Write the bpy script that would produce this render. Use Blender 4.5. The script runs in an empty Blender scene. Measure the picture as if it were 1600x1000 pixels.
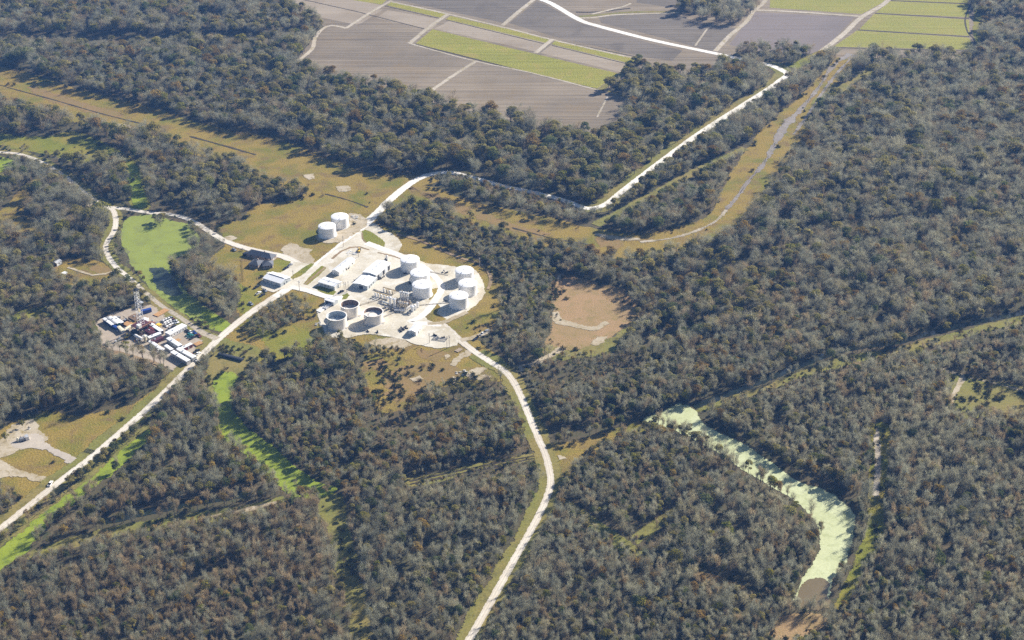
import bpy, math, random
import numpy as np
from mathutils import Vector, Matrix
from mathutils.geometry import tessellate_polygon

# ------------------------------------------------------------------ camera, sky, sun, exposure
random.seed(7); RNG = np.random.default_rng(11)
SC = bpy.context.scene
H = 550.0; PITCH = math.radians(30.0); FPX = 2200.0
cam_d = bpy.data.cameras.new('camera'); cam = bpy.data.objects.new('camera', cam_d)
SC.collection.objects.link(cam); SC.camera = cam
cam.location = (0, 0, H); cam.rotation_euler = (math.pi/2 - PITCH, 0, 0)
cam_d.sensor_fit = 'HORIZONTAL'; cam_d.sensor_width = 36.0; cam_d.lens = FPX/1600*36
cam_d.clip_start = 1.0; cam_d.clip_end = 60000.0
SUN_EL = math.radians(30.0); SUN_AZ = math.radians(49.0)      # azimuth from +Y towards +X
world = bpy.data.worlds.new('World'); SC.world = world; world.use_nodes = True
wn = world.node_tree.nodes; wl = world.node_tree.links
sky = wn.new('ShaderNodeTexSky'); sky.sky_type = 'NISHITA'; sky.sun_disc = False
sky.sun_elevation = SUN_EL; sky.sun_rotation = SUN_AZ; sky.air_density = 1.0; sky.dust_density = 1.0
wl.new(sky.outputs[0], wn['Background'].inputs[0]); wn['Background'].inputs[1].default_value = 0.05
sun_d = bpy.data.lights.new('sun', 'SUN'); sun_d.energy = 5.0; sun_d.angle = math.radians(0.53); sun_d.color = (1.0, 0.93, 0.83)
sun = bpy.data.objects.new('sun', sun_d); SC.collection.objects.link(sun)
SD = Vector((math.sin(SUN_AZ)*math.cos(SUN_EL), math.cos(SUN_AZ)*math.cos(SUN_EL), math.sin(SUN_EL)))
sun.rotation_euler = SD.to_track_quat('Z', 'Y').to_euler(); sun.location = (600, 1600, 900)
SC.view_settings.view_transform = 'Standard'; SC.view_settings.look = 'None'
SC.view_settings.gamma = 1.0; SC.view_settings.exposure = 1.15
SC.cycles.max_bounces = 5; SC.cycles.diffuse_bounces = 2; SC.cycles.glossy_bounces = 2
SC.cycles.transmission_bounces = 2; SC.cycles.transparent_max_bounces = 8; SC.cycles.volume_bounces = 0
SC.cycles.use_denoising = False
try: SC.cycles.denoiser = 'OPENIMAGEDENOISE'
except Exception: pass

# ------------------------------------------------------------------ pixel of the photograph -> point on the ground
def G(x, y, z=0.0):
    u = (x-800)/FPX; v = (y-500)/FPX
    t = (H-z)/(math.sin(PITCH)+v*math.cos(PITCH))
    return Vector((t*u, t*(math.cos(PITCH)-v*math.sin(PITCH)), z))
def GN(a):
    a = np.asarray(a, float); u = (a[:, 0]-800)/FPX; v = (a[:, 1]-500)/FPX
    t = H/(math.sin(PITCH)+v*math.cos(PITCH))
    return np.stack([t*u, t*(math.cos(PITCH)-v*math.sin(PITCH))], 1)
def PX(P):
    X, Y = P[:, 0], P[:, 1]; d = Y*math.cos(PITCH)+H*math.sin(PITCH); up = Y*math.sin(PITCH)-H*math.cos(PITCH)
    return np.stack([800+FPX*X/d, 500-FPX*up/d], 1)
def yaw(p, q):
    a, b = G(*p), G(*q); return math.atan2(b.y-a.y, b.x-a.x)
def gdist(p, q): return (G(*p)-G(*q)).length

# ------------------------------------------------------------------ materials
MATS = {}
def newmat(name):
    m = bpy.data.materials.new(name); m.use_nodes = True; m.node_tree.nodes.clear(); MATS[name] = m
    return m, m.node_tree.nodes, m.node_tree.links
def C4(c): return (c[0], c[1], c[2], 1)
def mixc(n, l, fac, a, b, mode='MIX'):
    x = n.new('ShaderNodeMix'); x.data_type = 'RGBA'; x.blend_type = mode; x.clamp_factor = True
    for i, s in ((0, fac), (6, a), (7, b)):
        if hasattr(s, 'is_linked') or hasattr(s, 'links'): l.new(s, x.inputs[i])
        else: x.inputs[i].default_value = s if i == 0 else C4(s)
    return x.outputs[2]
def mrange(n, l, v, a, b, c, d, smooth=False):
    x = n.new('ShaderNodeMapRange'); x.clamp = True
    if smooth: x.interpolation_type = 'SMOOTHSTEP'
    l.new(v, x.inputs[0])
    for i, s in enumerate((a, b, c, d)): x.inputs[i+1].default_value = s
    return x.outputs[0]
def noise(n, l, vec, scale, detail=4, rough=0.55, dist=0.0):
    x = n.new('ShaderNodeTexNoise'); x.inputs['Scale'].default_value = scale; x.inputs['Detail'].default_value = detail
    x.inputs['Roughness'].default_value = rough; x.inputs['Distortion'].default_value = dist
    l.new(vec, x.inputs['Vector']); return x.outputs['Fac']
def math2(n, l, op, a, b):
    x = n.new('ShaderNodeMath'); x.operation = op
    for i, s in ((0, a), (1, b)):
        if hasattr(s, 'links'): l.new(s, x.inputs[i])
        else: x.inputs[i].default_value = s
    return x.outputs[0]

def ground_mat(name, c0, c1, c2, big=0.012, mid=0.09, fine=0.7, rough=0.95, ragged=True, rows=None, fine_amt=0.35, thr=(0.42, 0.62), thr2=(0.5, 0.68), spec=0.1, tracks=False, bump=0.0, edge_noise=0.35, rough2=None):
    m, n, l = newmat(name)
    out = n.new('ShaderNodeOutputMaterial'); bs = n.new('ShaderNodeBsdfPrincipled')
    bs.inputs['Roughness'].default_value = rough; bs.inputs['Specular IOR Level'].default_value = spec
    g = n.new('ShaderNodeNewGeometry'); pos = g.outputs['Position']
    nb = noise(n, l, pos, big, 5, 0.6, 0.4); nm = noise(n, l, pos, mid, 5, 0.65, 0.6); nf = noise(n, l, pos, fine, 3, 0.7)
    col = mixc(n, l, mrange(n, l, nb, thr[0], thr[1], 0, 1), c0, c1)
    col = mixc(n, l, mrange(n, l, nm, thr2[0], thr2[1], 0, 1), col, c2)
    v = mrange(n, l, nf, 0.25, 0.75, 1-fine_amt, 1+fine_amt)
    if rows:
        mp = n.new('ShaderNodeMapping'); mp.vector_type = 'POINT'; l.new(pos, mp.inputs[0])
        mp.inputs['Rotation'].default_value = (0, 0, -rows[0]); mp.inputs['Scale'].default_value = (0.01, 1, 1)
        nr = noise(n, l, mp.outputs[0], rows[1], 4, 0.7)
        v = math2(n, l, 'MULTIPLY', v, mrange(n, l, nr, 0.3, 0.7, 1-rows[2], 1+rows[2]))
    if tracks:
        at = n.new('ShaderNodeAttribute'); at.attribute_name = 'across'
        a = math2(n, l, 'ABSOLUTE', at.outputs['Fac'], 0)
        w = math2(n, l, 'ABSOLUTE', math2(n, l, 'SUBTRACT', a, 0.42), 0)
        t = mrange(n, l, w, 0.08, 0.30, 1.0+tracks, 1.0-tracks, True)
        v = math2(n, l, 'MULTIPLY', v, t)
    cm = n.new('ShaderNodeVectorMath'); cm.operation = 'SCALE'; l.new(col, cm.inputs[0]); l.new(v, cm.inputs['Scale'])
    l.new(cm.outputs[0], bs.inputs['Base Color'])
    if rough2 is not None:
        l.new(mrange(n, l, nm, 0.42, 0.55, rough, rough2), bs.inputs['Roughness'])
    if bump:
        b = n.new('ShaderNodeBump'); b.inputs['Strength'].default_value = 1.0; b.inputs['Distance'].default_value = bump
        l.new(nf, b.inputs['Height']); l.new(b.outputs[0], bs.inputs['Normal'])
    if ragged:
        at = n.new('ShaderNodeAttribute'); at.attribute_name = 'edge'
        e = mrange(n, l, noise(n, l, pos, edge_noise, 4, 0.65), 0.3, 0.7, 0.15, 0.85)
        d = math2(n, l, 'SUBTRACT', at.outputs['Fac'], e)
        al = mrange(n, l, d, -0.04, 0.04, 0, 1)
        tr = n.new('ShaderNodeBsdfTransparent'); mx = n.new('ShaderNodeMixShader')
        l.new(al, mx.inputs[0]); l.new(tr.outputs[0], mx.inputs[1]); l.new(bs.outputs[0], mx.inputs[2]); l.new(mx.outputs[0], out.inputs[0])
    else: l.new(bs.outputs[0], out.inputs[0])
    return m
def solid(name, col, rough=0.5, metal=0.0, var=0.12, scale=0.6, dirt=None, spec=0.4, streak=0.0):
    m, n, l = newmat(name)
    out = n.new('ShaderNodeOutputMaterial'); bs = n.new('ShaderNodeBsdfPrincipled')
    bs.inputs['Roughness'].default_value = rough; bs.inputs['Metallic'].default_value = metal; bs.inputs['Specular IOR Level'].default_value = spec
    tc = n.new('ShaderNodeTexCoord')
    nf = noise(n, l, tc.outputs['Object'], scale, 5, 0.65)
    v = mrange(n, l, nf, 0.3, 0.7, 1-var, 1+var)
    c = n.new('ShaderNodeRGB'); c.outputs[0].default_value = C4(col); cc = c.outputs[0]
    if dirt:
        nd = noise(n, l, tc.outputs['Object'], scale*0.45, 6, 0.7, 0.8)
        cc = mixc(n, l, mrange(n, l, nd, 0.52, 0.72, 0, dirt[1]), cc, dirt[0])
    if streak:
        mp = n.new('ShaderNodeMapping'); l.new(tc.outputs['Object'], mp.inputs[0]); mp.inputs['Scale'].default_value = (1.6, 1.6, 0.12)
        ns_ = noise(n, l, mp.outputs[0], 0.8, 5, 0.7)
        cc = mixc(n, l, mrange(n, l, ns_, 0.52, 0.74, 0, streak), cc, (0.40, 0.27, 0.16))
    cm = n.new('ShaderNodeVectorMath'); cm.operation = 'SCALE'; l.new(cc, cm.inputs[0]); l.new(v, cm.inputs['Scale'])
    l.new(cm.outputs[0], bs.inputs['Base Color']); l.new(bs.outputs[0], out.inputs[0])
    return m
def leafmat(name, ca, cb, cc, trans=0.25, val=0.35):
    """colour varies from tree to tree (random) and from one part of the wood to another (place)"""
    m, n, l = newmat(name)
    out = n.new('ShaderNodeOutputMaterial'); oi = n.new('ShaderNodeObjectInfo')
    npatch = noise(n, l, oi.outputs['Location'], 0.02, 3, 0.6)
    col = mixc(n, l, mrange(n, l, npatch, 0.38, 0.62, 0, 1), ca, cb)
    col = mixc(n, l, mrange(n, l, oi.outputs['Random'], 0.55, 1.0, 0, 0.8), col, cc)
    rv = n.new('ShaderNodeMath'); rv.operation = 'FRACT'; l.new(math2(n, l, 'MULTIPLY', oi.outputs['Random'], 17.31), rv.inputs[0])
    tc = n.new('ShaderNodeTexCoord')
    nf = noise(n, l, tc.outputs['Object'], 0.8, 2, 0.6)
    v = math2(n, l, 'MULTIPLY', mrange(n, l, rv.outputs[0], 0, 1, 1-val, 1+val), mrange(n, l, nf, 0.3, 0.7, 0.75, 1.25))
    cm = n.new('ShaderNodeVectorMath'); cm.operation = 'SCALE'; l.new(col, cm.inputs[0]); l.new(v, cm.inputs['Scale'])
    d = n.new('ShaderNodeBsdfDiffuse'); l.new(cm.outputs[0], d.inputs[0])
    if trans:
        t = n.new('ShaderNodeBsdfTranslucent'); l.new(cm.outputs[0], t.inputs[0])
        x = n.new('ShaderNodeMixShader'); x.inputs[0].default_value = trans
        l.new(d.outputs[0], x.inputs[1]); l.new(t.outputs[0], x.inputs[2]); l.new(x.outputs[0], out.inputs[0])
    else: l.new(d.outputs[0], out.inputs[0])
    return m

# ------------------------------------------------------------------ mesh helpers
COL = SC.collection
def link(o, parent=None):
    COL.objects.link(o)
    if parent is not None: o.parent = parent
    return o
def mesh_np(name, V, F, mats, smooth=False, midx=None):
    me = bpy.data.meshes.new(name); me.from_pydata([tuple(v) for v in V], [], [tuple(f) for f in F])
    for m in (mats if isinstance(mats, (list, tuple)) else [mats]): me.materials.append(MATS[m])
    if midx is not None: me.polygons.foreach_set('material_index', midx)
    if smooth: me.polygons.foreach_set('use_smooth', [True]*len(me.polygons))
    me.update(); return me
class MB:
    def __init__(s): s.V = []; s.F = []
    def add(s, V, F):
        k = len(s.V); s.V += [tuple(v) for v in V]; s.F += [tuple(i+k for i in f) for f in F]; return s
    def box(s, x0, x1, y0, y1, z0, z1, taper=0.0):
        t = taper
        V = [(x0, y0, z0), (x1, y0, z0), (x1, y1, z0), (x0, y1, z0), (x0+t, y0+t, z1), (x1-t, y0+t, z1), (x1-t, y1-t, z1), (x0+t, y1-t, z1)]
        return s.add(V, [(0, 3, 2, 1), (4, 5, 6, 7), (0, 1, 5, 4), (1, 2, 6, 5), (2, 3, 7, 6), (3, 0, 4, 7)])
    def lathe(s, prof, n=24, cx=0, cy=0, closed=True):
        V = []; F = []
        for r, z in prof:
            for i in range(n):
                a = 2*math.pi*i/n; V.append((cx+r*math.cos(a), cy+r*math.sin(a), z))
        for j in range(len(prof)-1):
            for i in range(n):
                a = j*n+i; b = j*n+(i+1) % n; F.append((a, b, b+n, a+n))
        if closed:
            F.append(tuple(reversed(range(n)))); F.append(tuple(range((len(prof)-1)*n, len(prof)*n)))
        return s.add(V, F)
    def tube(s, pts, r, n=6, r1=None):
        pts = [Vector(p) for p in pts]; V = []; F = []; m = len(pts)
        for i, p in enumerate(pts):
            d = (pts[min(i+1, m-1)]-pts[max(i-1, 0)]).normalized()
            u = d.cross(Vector((0, 0, 1)));
            if u.length < 1e-3: u = Vector((1, 0, 0))
            u.normalize(); w = d.cross(u); rr = r if r1 is None else r+(r1-r)*i/(m-1)
            for k in range(n):
                a = 2*math.pi*k/n; V.append(p+u*(rr*math.cos(a))+w*(rr*math.sin(a)))
        for i in range(m-1):
            for k in range(n):
                a = i*n+k; b = i*n+(k+1) % n; F.append((a, a+n, b+n, b))
        F.append(tuple(range(n))); F.append(tuple(reversed(range((m-1)*n, m*n))))
        return s.add(V, F)
    def gable(s, x0, x1, y0, y1, ze, zr, over=0.0, th=0.15):
        """pitched roof slab with the ridge along x"""
        x0 -= over; x1 += over; ym = (y0+y1)/2; y0 -= over; y1 += over
        V = []
        for x in (x0, x1): V += [(x, y0, ze), (x, ym, zr), (x, y1, ze), (x, y1, ze-th), (x, ym, zr-th), (x, y0, ze-th)]
        F = [(0, 1, 7, 6), (1, 2, 8, 7), (2, 3, 9, 8), (3, 4, 10, 9), (4, 5, 11, 10), (5, 0, 6, 11), (0, 5, 4, 1), (1, 4, 3, 2), (6, 7, 10, 11), (7, 8, 9, 10)]
        return s.add(V, F)
    def walls_gable(s, x0, x1, y0, y1, ze, zr):
        ym = (y0+y1)/2
        V = []
        for x in (x0, x1): V += [(x, y0, 0), (x, y1, 0), (x, y1, ze), (x, ym, zr), (x, y0, ze)]
        return s.add(V, [(0, 4, 3, 2, 1), (5, 6, 7, 8, 9), (0, 5, 9, 4), (1, 2, 7, 6)])
    def hip(s, x0, x1, y0, y1, ze, zr):
        w = (y1-y0)/2; ym = (y0+y1)/2
        V = [(x0, y0, ze), (x1, y0, ze), (x1, y1, ze), (x0, y1, ze), (x0+w, ym, zr), (x1-w, ym, zr)]
        return s.add(V, [(0, 1, 5, 4), (1, 2, 5), (2, 3, 4, 5), (3, 0, 4), (0, 3, 2, 1)])
    def mesh(s, name, mat, smooth=False): return mesh_np(name, s.V, s.F, mat, smooth)
    def part(s, name, mat, parent=None, smooth=False): return link(bpy.data.objects.new(name, s.mesh(name, mat, smooth)), parent)
def thing(name, label, cat, loc=(0, 0, 0), rz=0.0, group=None):
    o = bpy.data.objects.new(name, None); COL.objects.link(o); o.location = loc; o.rotation_euler = (0, 0, rz)
    o.empty_display_size = 1.0; o['label'] = label; o['category'] = cat
    if group: o['group'] = group
    return o
def dup(root, label, loc, rz=0.0, scale=None, group=None, mats=None):
    r = root.copy(); COL.objects.link(r); r.location = loc; r.rotation_euler = (0, 0, rz); r['label'] = label
    if scale: r.scale = (scale,)*3 if not isinstance(scale, tuple) else scale
    if group: r['group'] = group
    for ch in list(root.children):
        c = ch.copy(); COL.objects.link(c); c.parent = r
        if mats and ch.name.split('.')[0] in mats:
            c.data = c.data.copy(); c.data.materials[0] = MATS[mats[ch.name.split('.')[0]]]
        for g in list(ch.children):
            d = g.copy(); COL.objects.link(d); d.parent = c
    return r
def tag(o, kind=None, label=None, cat=None, group=None):
    for k, v in (('kind', kind), ('label', label), ('category', cat), ('group', group)):
        if v: o[k] = v
    return o

# ---- flat covers on the ground: a filled outline with a ragged border band
def resample(P, step, closed):
    """Catmull-Rom through ground points"""
    P = np.asarray(P, float); n = len(P); out = []; segs = n if closed else n-1
    for i in range(segs):
        if closed: p0, p1, p2, p3 = P[(i-1) % n], P[i], P[(i+1) % n], P[(i+2) % n]
        else: p0, p1, p2, p3 = P[max(i-1, 0)], P[i], P[i+1], P[min(i+2, n-1)]
        k = max(1, int(np.linalg.norm(p2-p1)/step))
        for j in range(k):
            t = j/k
            out.append(0.5*((2*p1)+(-p0+p2)*t+(2*p0-5*p1+4*p2-p3)*t*t+(-p0+3*p1-3*p2+p3)*t**3))
    if not closed: out.append(P[-1])
    return np.array(out)
def lin(P, step):
    P = np.asarray(P, float); out = []
    for i in range(len(P)):
        a, b = P[i], P[(i+1) % len(P)]; k = max(1, int(np.linalg.norm(b-a)/step))
        out += [a+(b-a)*j/k for j in range(k)]
    return np.array(out)
def set_attr(me, name, vals):
    a = me.attributes.new(name, 'FLOAT', 'POINT'); a.data.foreach_set('value', np.asarray(vals, np.float32))
def sheet(name, px, mat, z, band=3.0, wob=0.8, smooth=True, step=5.0, kind='structure'):
    P = GN(px); P = resample(P, step, True) if smooth else lin(P, step)
    area = 0.5*np.sum(P[:, 0]*np.roll(P[:, 1], -1)-np.roll(P[:, 0], -1)*P[:, 1])
    if area < 0: P = P[::-1]
    n = len(P); d = np.roll(P, -1, 0)-np.roll(P, 1, 0); nr = np.stack([d[:, 1], -d[:, 0]], 1); nr /= np.linalg.norm(nr, axis=1)[:, None]+1e-9
    ph = RNG.random(3)*6
    if wob:
        s = np.arange(n)*step
        w = np.sin(s/9+ph[0])+0.7*np.sin(s/4.1+ph[1])+0.8*RNG.standard_normal(n)
        P = P+nr*(w*wob*0.45)[:, None]
    inn = P-nr*band*0.5; o = P+nr*band*0.5
    tri = tessellate_polygon([[Vector((p[0], p[1], 0)) for p in inn]])
    V = [(p[0], p[1], z) for p in inn]+[(p[0], p[1], z-0.0005) for p in o]
    F = [tuple(t) for t in tri]+[(i, n+i, n+(i+1) % n, (i+1) % n) for i in range(n)]
    me = mesh_np(name, V, F, mat); set_attr(me, 'edge', [1.0]*n+[0.0]*n)
    return tag(link(bpy.data.objects.new(name, me)), kind)
def strip(name, px, mat, z, width, band=1.5, step=6.0, wob=0.0, kind='structure', ends=None):
    P = resample(GN(px), step, False); n = len(P)
    w = np.interp(np.linspace(0, 1, n), np.linspace(0, 1, len(width)), width) if isinstance(width, (list, tuple)) else np.full(n, width)
    d = np.gradient(P, axis=0); nr = np.stack([-d[:, 1], d[:, 0]], 1); nr /= np.linalg.norm(nr, axis=1)[:, None]+1e-9
    if wob: w = w*(1+wob*np.sin(np.arange(n)*0.9)+wob*0.7*RNG.standard_normal(n))
    cols = [(-1, -w/2-band/2, 0), (-0.9, -w/2+band/2, 1), (0, 0*w, 1), (0.9, w/2-band/2, 1), (1, w/2+band/2, 0)]
    V = []; E = []; A = []
    for i in range(n):
        for a, off, e in cols:
            p = P[i]+nr[i]*off[i]; V.append((p[0], p[1], z-(0.0005 if e == 0 else 0))); E.append(e); A.append(a)
    F = [(i*5+k, (i+1)*5+k, (i+1)*5+k+1, i*5+k+1) for i in range(n-1) for k in range(4)]
    F = [f[::-1] for f in F]
    me = mesh_np(name, V, F, mat); set_attr(me, 'edge', E); set_attr(me, 'across', A)
    return tag(link(bpy.data.objects.new(name, me)), kind)
# ------------------------------------------------------------------ ground materials
ROW = yaw((490, 95), (930, 190))
ROW2 = yaw((1310, 74), (1520, 78))
ground_mat('forest_floor', (0.075, 0.068, 0.036), (0.105, 0.082, 0.046), (0.050, 0.058, 0.026), mid=0.12, fine=0.9, ragged=False)
ground_mat('meadow', (0.240, 0.174, 0.040), (0.150, 0.144, 0.024), (0.175, 0.120, 0.046), big=0.026, mid=0.06, fine=0.8, thr=(0.47, 0.62), fine_amt=0.45, bump=0.5)
ground_mat('meadow_green', (0.165, 0.175, 0.022), (0.220, 0.180, 0.035), (0.120, 0.135, 0.020), big=0.02, mid=0.09, fine=0.9, bump=0.4)
ground_mat('meadow_tan', (0.310, 0.205, 0.105), (0.270, 0.190, 0.090), (0.225, 0.170, 0.065), big=0.03, mid=0.12, fine=1.0, fine_amt=0.3, bump=0.3)
ground_mat('verge', (0.165, 0.165, 0.040), (0.210, 0.170, 0.055), (0.125, 0.115, 0.035), big=0.02, mid=0.1, fine=0.8)
ground_mat('rust_grass', (0.225, 0.150, 0.062), (0.205, 0.145, 0.055), (0.195, 0.150, 0.048), big=0.03, mid=0.1, fine=0.8, edge_noise=0.12)
ground_mat('soil', (0.228, 0.186, 0.132), (0.170, 0.140, 0.100), (0.202, 0.158, 0.102), big=0.006, mid=0.02, fine=0.5, ragged=False, rows=(ROW, 0.35, 0.4), fine_amt=0.12)
ground_mat('soil_pale', (0.300, 0.252, 0.190), (0.272, 0.225, 0.166), (0.248, 0.202, 0.144), big=0.006, mid=0.02, fine=0.5, ragged=False, rows=(ROW, 0.35, 0.16), fine_amt=0.1)
ground_mat('soil_dark', (0.140, 0.120, 0.094), (0.165, 0.140, 0.110), (0.120, 0.102, 0.080), big=0.005, mid=0.02, fine=0.5, ragged=False, rows=(ROW, 0.35, 0.4), fine_amt=0.12)
ground_mat('soil_east', (0.190, 0.160, 0.145), (0.160, 0.136, 0.122), (0.175, 0.145, 0.125), big=0.006, mid=0.02, fine=0.5, ragged=False, rows=(ROW2, 0.35, 0.18), fine_amt=0.1)
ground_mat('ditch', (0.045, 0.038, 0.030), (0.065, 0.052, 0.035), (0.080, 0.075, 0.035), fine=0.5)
ground_mat('dirt_track', (0.430, 0.380, 0.305), (0.350, 0.305, 0.235), (0.300, 0.255, 0.150), mid=0.1, fine=0.6, tracks=0.08)
ground_mat('limestone', (0.720, 0.690, 0.630), (0.640, 0.605, 0.540), (0.740, 0.720, 0.690), big=0.02, mid=0.12, fine=0.9, fine_amt=0.10, tracks=0.05)
ground_mat('limestone_tree', (0.610, 0.565, 0.490), (0.510, 0.460, 0.380), (0.570, 0.530, 0.460), big=0.02, mid=0.10, fine=0.8, fine_amt=0.14, tracks=0.09)
ground_mat('pad', (0.550, 0.512, 0.425), (0.430, 0.384, 0.290), (0.600, 0.578, 0.520), big=0.035, mid=0.11, fine=0.6, fine_amt=0.14, edge_noise=0.3)
ground_mat('sand', (0.420, 0.365, 0.275), (0.340, 0.285, 0.190), (0.260, 0.205, 0.100), big=0.05, mid=0.16, fine=0.7, fine_amt=0.2, edge_noise=0.2)
ground_mat('grey_gravel', (0.390, 0.345, 0.290), (0.430, 0.380, 0.310), (0.340, 0.300, 0.255), big=0.05, mid=0.2, fine=0.9, fine_amt=0.15, edge_noise=0.2)
ground_mat('rig_dirt', (0.360, 0.305, 0.245), (0.310, 0.262, 0.205), (0.400, 0.340, 0.260), big=0.05, mid=0.15, fine=0.9, fine_amt=0.15)
ground_mat('brown_dirt', (0.240, 0.165, 0.095), (0.290, 0.215, 0.130), (0.190, 0.150, 0.075), big=0.06, mid=0.12, fine=0.8, edge_noise=0.15)
ground_mat('mud', (0.185, 0.155, 0.130), (0.240, 0.210, 0.185), (0.150, 0.135, 0.080), big=0.05, mid=0.12, fine=0.6, rough=0.5, spec=0.4, edge_noise=0.18)
ground_mat('duckweed_bright', (0.185, 0.240, 0.012), (0.225, 0.275, 0.016), (0.110, 0.150, 0.014), big=0.04, mid=0.13, fine=0.9, fine_amt=0.25, rough=0.75, spec=0.3, edge_noise=0.2)
ground_mat('duckweed_olive', (0.215, 0.255, 0.040), (0.190, 0.230, 0.036), (0.165, 0.190, 0.042), big=0.03, mid=0.07, fine=0.8, fine_amt=0.14, rough=0.7, spec=0.3, edge_noise=0.15)
ground_mat('duckweed_pale', (0.400, 0.435, 0.230), (0.440, 0.475, 0.275), (0.310, 0.345, 0.160), big=0.035, mid=0.13, fine=0.7, fine_amt=0.14, rough=0.6, spec=0.35, edge_noise=0.25)
ground_mat('brown_water', (0.150, 0.115, 0.055), (0.170, 0.130, 0.065), (0.140, 0.110, 0.055), fine_amt=0.05, rough=0.15, spec=0.5, edge_noise=0.25)
ground_mat('dark_water', (0.012, 0.018, 0.016), (0.016, 0.022, 0.016), (0.020, 0.030, 0.014), fine_amt=0.1, rough=0.08, spec=0.5, edge_noise=0.2)
ground_mat('painted_shade_water', (0.030, 0.040, 0.030), (0.045, 0.060, 0.028), (0.060, 0.080, 0.025), mid=0.1, rough=0.45, spec=0.4, edge_noise=0.15)
ground_mat('cane', (0.245, 0.230, 0.042), (0.215, 0.215, 0.036), (0.265, 0.225, 0.052), big=0.01, mid=0.05, fine=0.5, ragged=False, rows=(ROW, 0.30, 0.20), fine_amt=0.3, bump=0.8)
ground_mat('cane_east', (0.250, 0.240, 0.050), (0.225, 0.225, 0.045), (0.265, 0.235, 0.060), big=0.01, mid=0.05, fine=0.5, ragged=False, rows=(ROW2, 0.30, 0.15), fine_amt=0.25, bump=0.8)

# ------------------------------------------------------------------ the ground itself
g = MB().add([(-12000, -4000, 0), (12000, -4000, 0), (12000, 16000, 0), (-12000, 16000, 0)], [(0, 1, 2, 3)]).part('ground', 'forest_floor'); tag(g, 'structure')

# ------------------------------------------------------------------ outlines (pixels of the photograph, at ground level)
FARM = [(395, -40), (420, 5), (500, 28), (508, 42), (488, 65), (470, 88), (455, 106), (520, 120), (600, 138), (680, 160), (760, 178), (830, 195), (900, 208), (955, 216), (968, 200), (990, 155), (948, 142), (975, 118), (998, 98), (1000, 106), (1060, 116), (1110, 118), (1125, 98), (1150, 80), (1180, 74), (1230, 76), (1275, 80), (1290, 84), (1305, 88), (1340, 93), (1380, 88), (1420, 92), (1525, 92), (1530, 70), (1532, 40), (1515, 10), (1520, -40)]
ROWW = [(-80, 66), (0, 102), (50, 115), (125, 140), (175, 152), (250, 171), (317, 193), (400, 211), (462, 227), (520, 250), (570, 268), (650, 275), (690, 268), (680, 285), (640, 300), (605, 333), (560, 380), (520, 400), (440, 400), (335, 356), (375, 346), (400, 321), (432, 318), (477, 303), (480, 299), (450, 295), (400, 280), (375, 258), (300, 241), (250, 218), (175, 206), (105, 188), (60, 178), (0, 158), (-80, 125)]
ROWE = [(630, 292), (680, 292), (702, 303), (750, 318), (800, 328), (850, 338), (900, 350), (935, 358), (960, 364), (1010, 364), (1060, 354), (1100, 340), (1118, 321), (1128, 297), (1145, 266), (1165, 236), (1185, 208), (1220, 176), (1265, 136), (1300, 98), (1318, 82), (1356, 86), (1332, 107), (1308, 130), (1280, 174), (1250, 224), (1224, 266), (1206, 294), (1186, 322), (1160, 356), (1100, 382), (1015, 400), (970, 405), (920, 400), (860, 388), (800, 371), (740, 350), (690, 332), (650, 326), (610, 334)]
PLANT = [(345, 352), (400, 340), (478, 306), (520, 290), (640, 285), (625, 312), (590, 345), (617, 359), (650, 371), (687, 382), (737, 402), (775, 424), (787, 442), (782, 465), (780, 490), (760, 520), (745, 530), (780, 558), (800, 575), (792, 592), (770, 596), (740, 604), (700, 604), (662, 618), (628, 642), (588, 642), (578, 607), (562, 574), (570, 545), (525, 530), (500, 535), (460, 555), (415, 567), (380, 562), (350, 545), (345, 530), (375, 500), (372, 480), (378, 447), (345, 428), (318, 414), (340, 396), (352, 382)]
PADT = [(866, 432), (885, 430), (925, 440), (965, 448), (982, 455), (987, 475), (1002, 490), (990, 505), (955, 525), (945, 542), (900, 547), (860, 553), (845, 545), (860, 518), (864, 500), (862, 470)]
STRIPG = [(845, 400), (852, 402), (842, 450), (834, 490), (826, 525), (812, 545), (808, 535), (818, 500), (830, 450)]
OXB = [(-40, 203), (0, 206), (30, 213), (75, 213), (110, 205), (140, 213), (180, 232), (205, 246), (218, 262), (228, 292), (233, 326), (206, 324), (200, 292), (192, 268), (170, 256), (140, 256), (110, 252), (80, 243), (50, 237), (20, 233), (-40, 226)]
OXW = [(-40, 240), (20, 250), (28, 262), (10, 285), (-40, 292)]
LEFTG = [(-40, 322), (0, 330), (25, 302), (55, 280), (64, 286), (47, 310), (37, 330), (52, 345), (72, 351), (76, 362), (40, 364), (0, 356), (-40, 358)]
CABIN = [(82, 418), (95, 406), (120, 403), (160, 410), (182, 420), (186, 430), (172, 448), (156, 458), (140, 455), (125, 448), (100, 444), (86, 434)]
SMALLG = [(22, 492), (40, 483), (72, 480), (78, 495), (50, 508), (25, 504)]
RIGP = [(148, 510), (165, 493), (215, 481), (252, 478), (300, 508), (328, 530), (332, 542), (288, 584), (240, 564), (190, 550), (158, 540)]
GLEFT = [(-40, 690), (0, 672), (20, 660), (55, 648), (75, 640), (110, 648), (150, 645), (205, 632), (240, 607), (278, 580), (292, 582), (262, 608), (215, 652), (170, 692), (140, 718), (100, 750), (60, 782), (45, 782), (0, 772), (-40, 775)]
POND1 = [(192, 350), (205, 338), (240, 336), (265, 344), (292, 350), (308, 362), (312, 378), (300, 392), (275, 405), (268, 425), (285, 448), (310, 470), (335, 490), (358, 505), (352, 518), (325, 512), (290, 492), (255, 470), (228, 443), (205, 412), (192, 388), (188, 368)]
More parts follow.
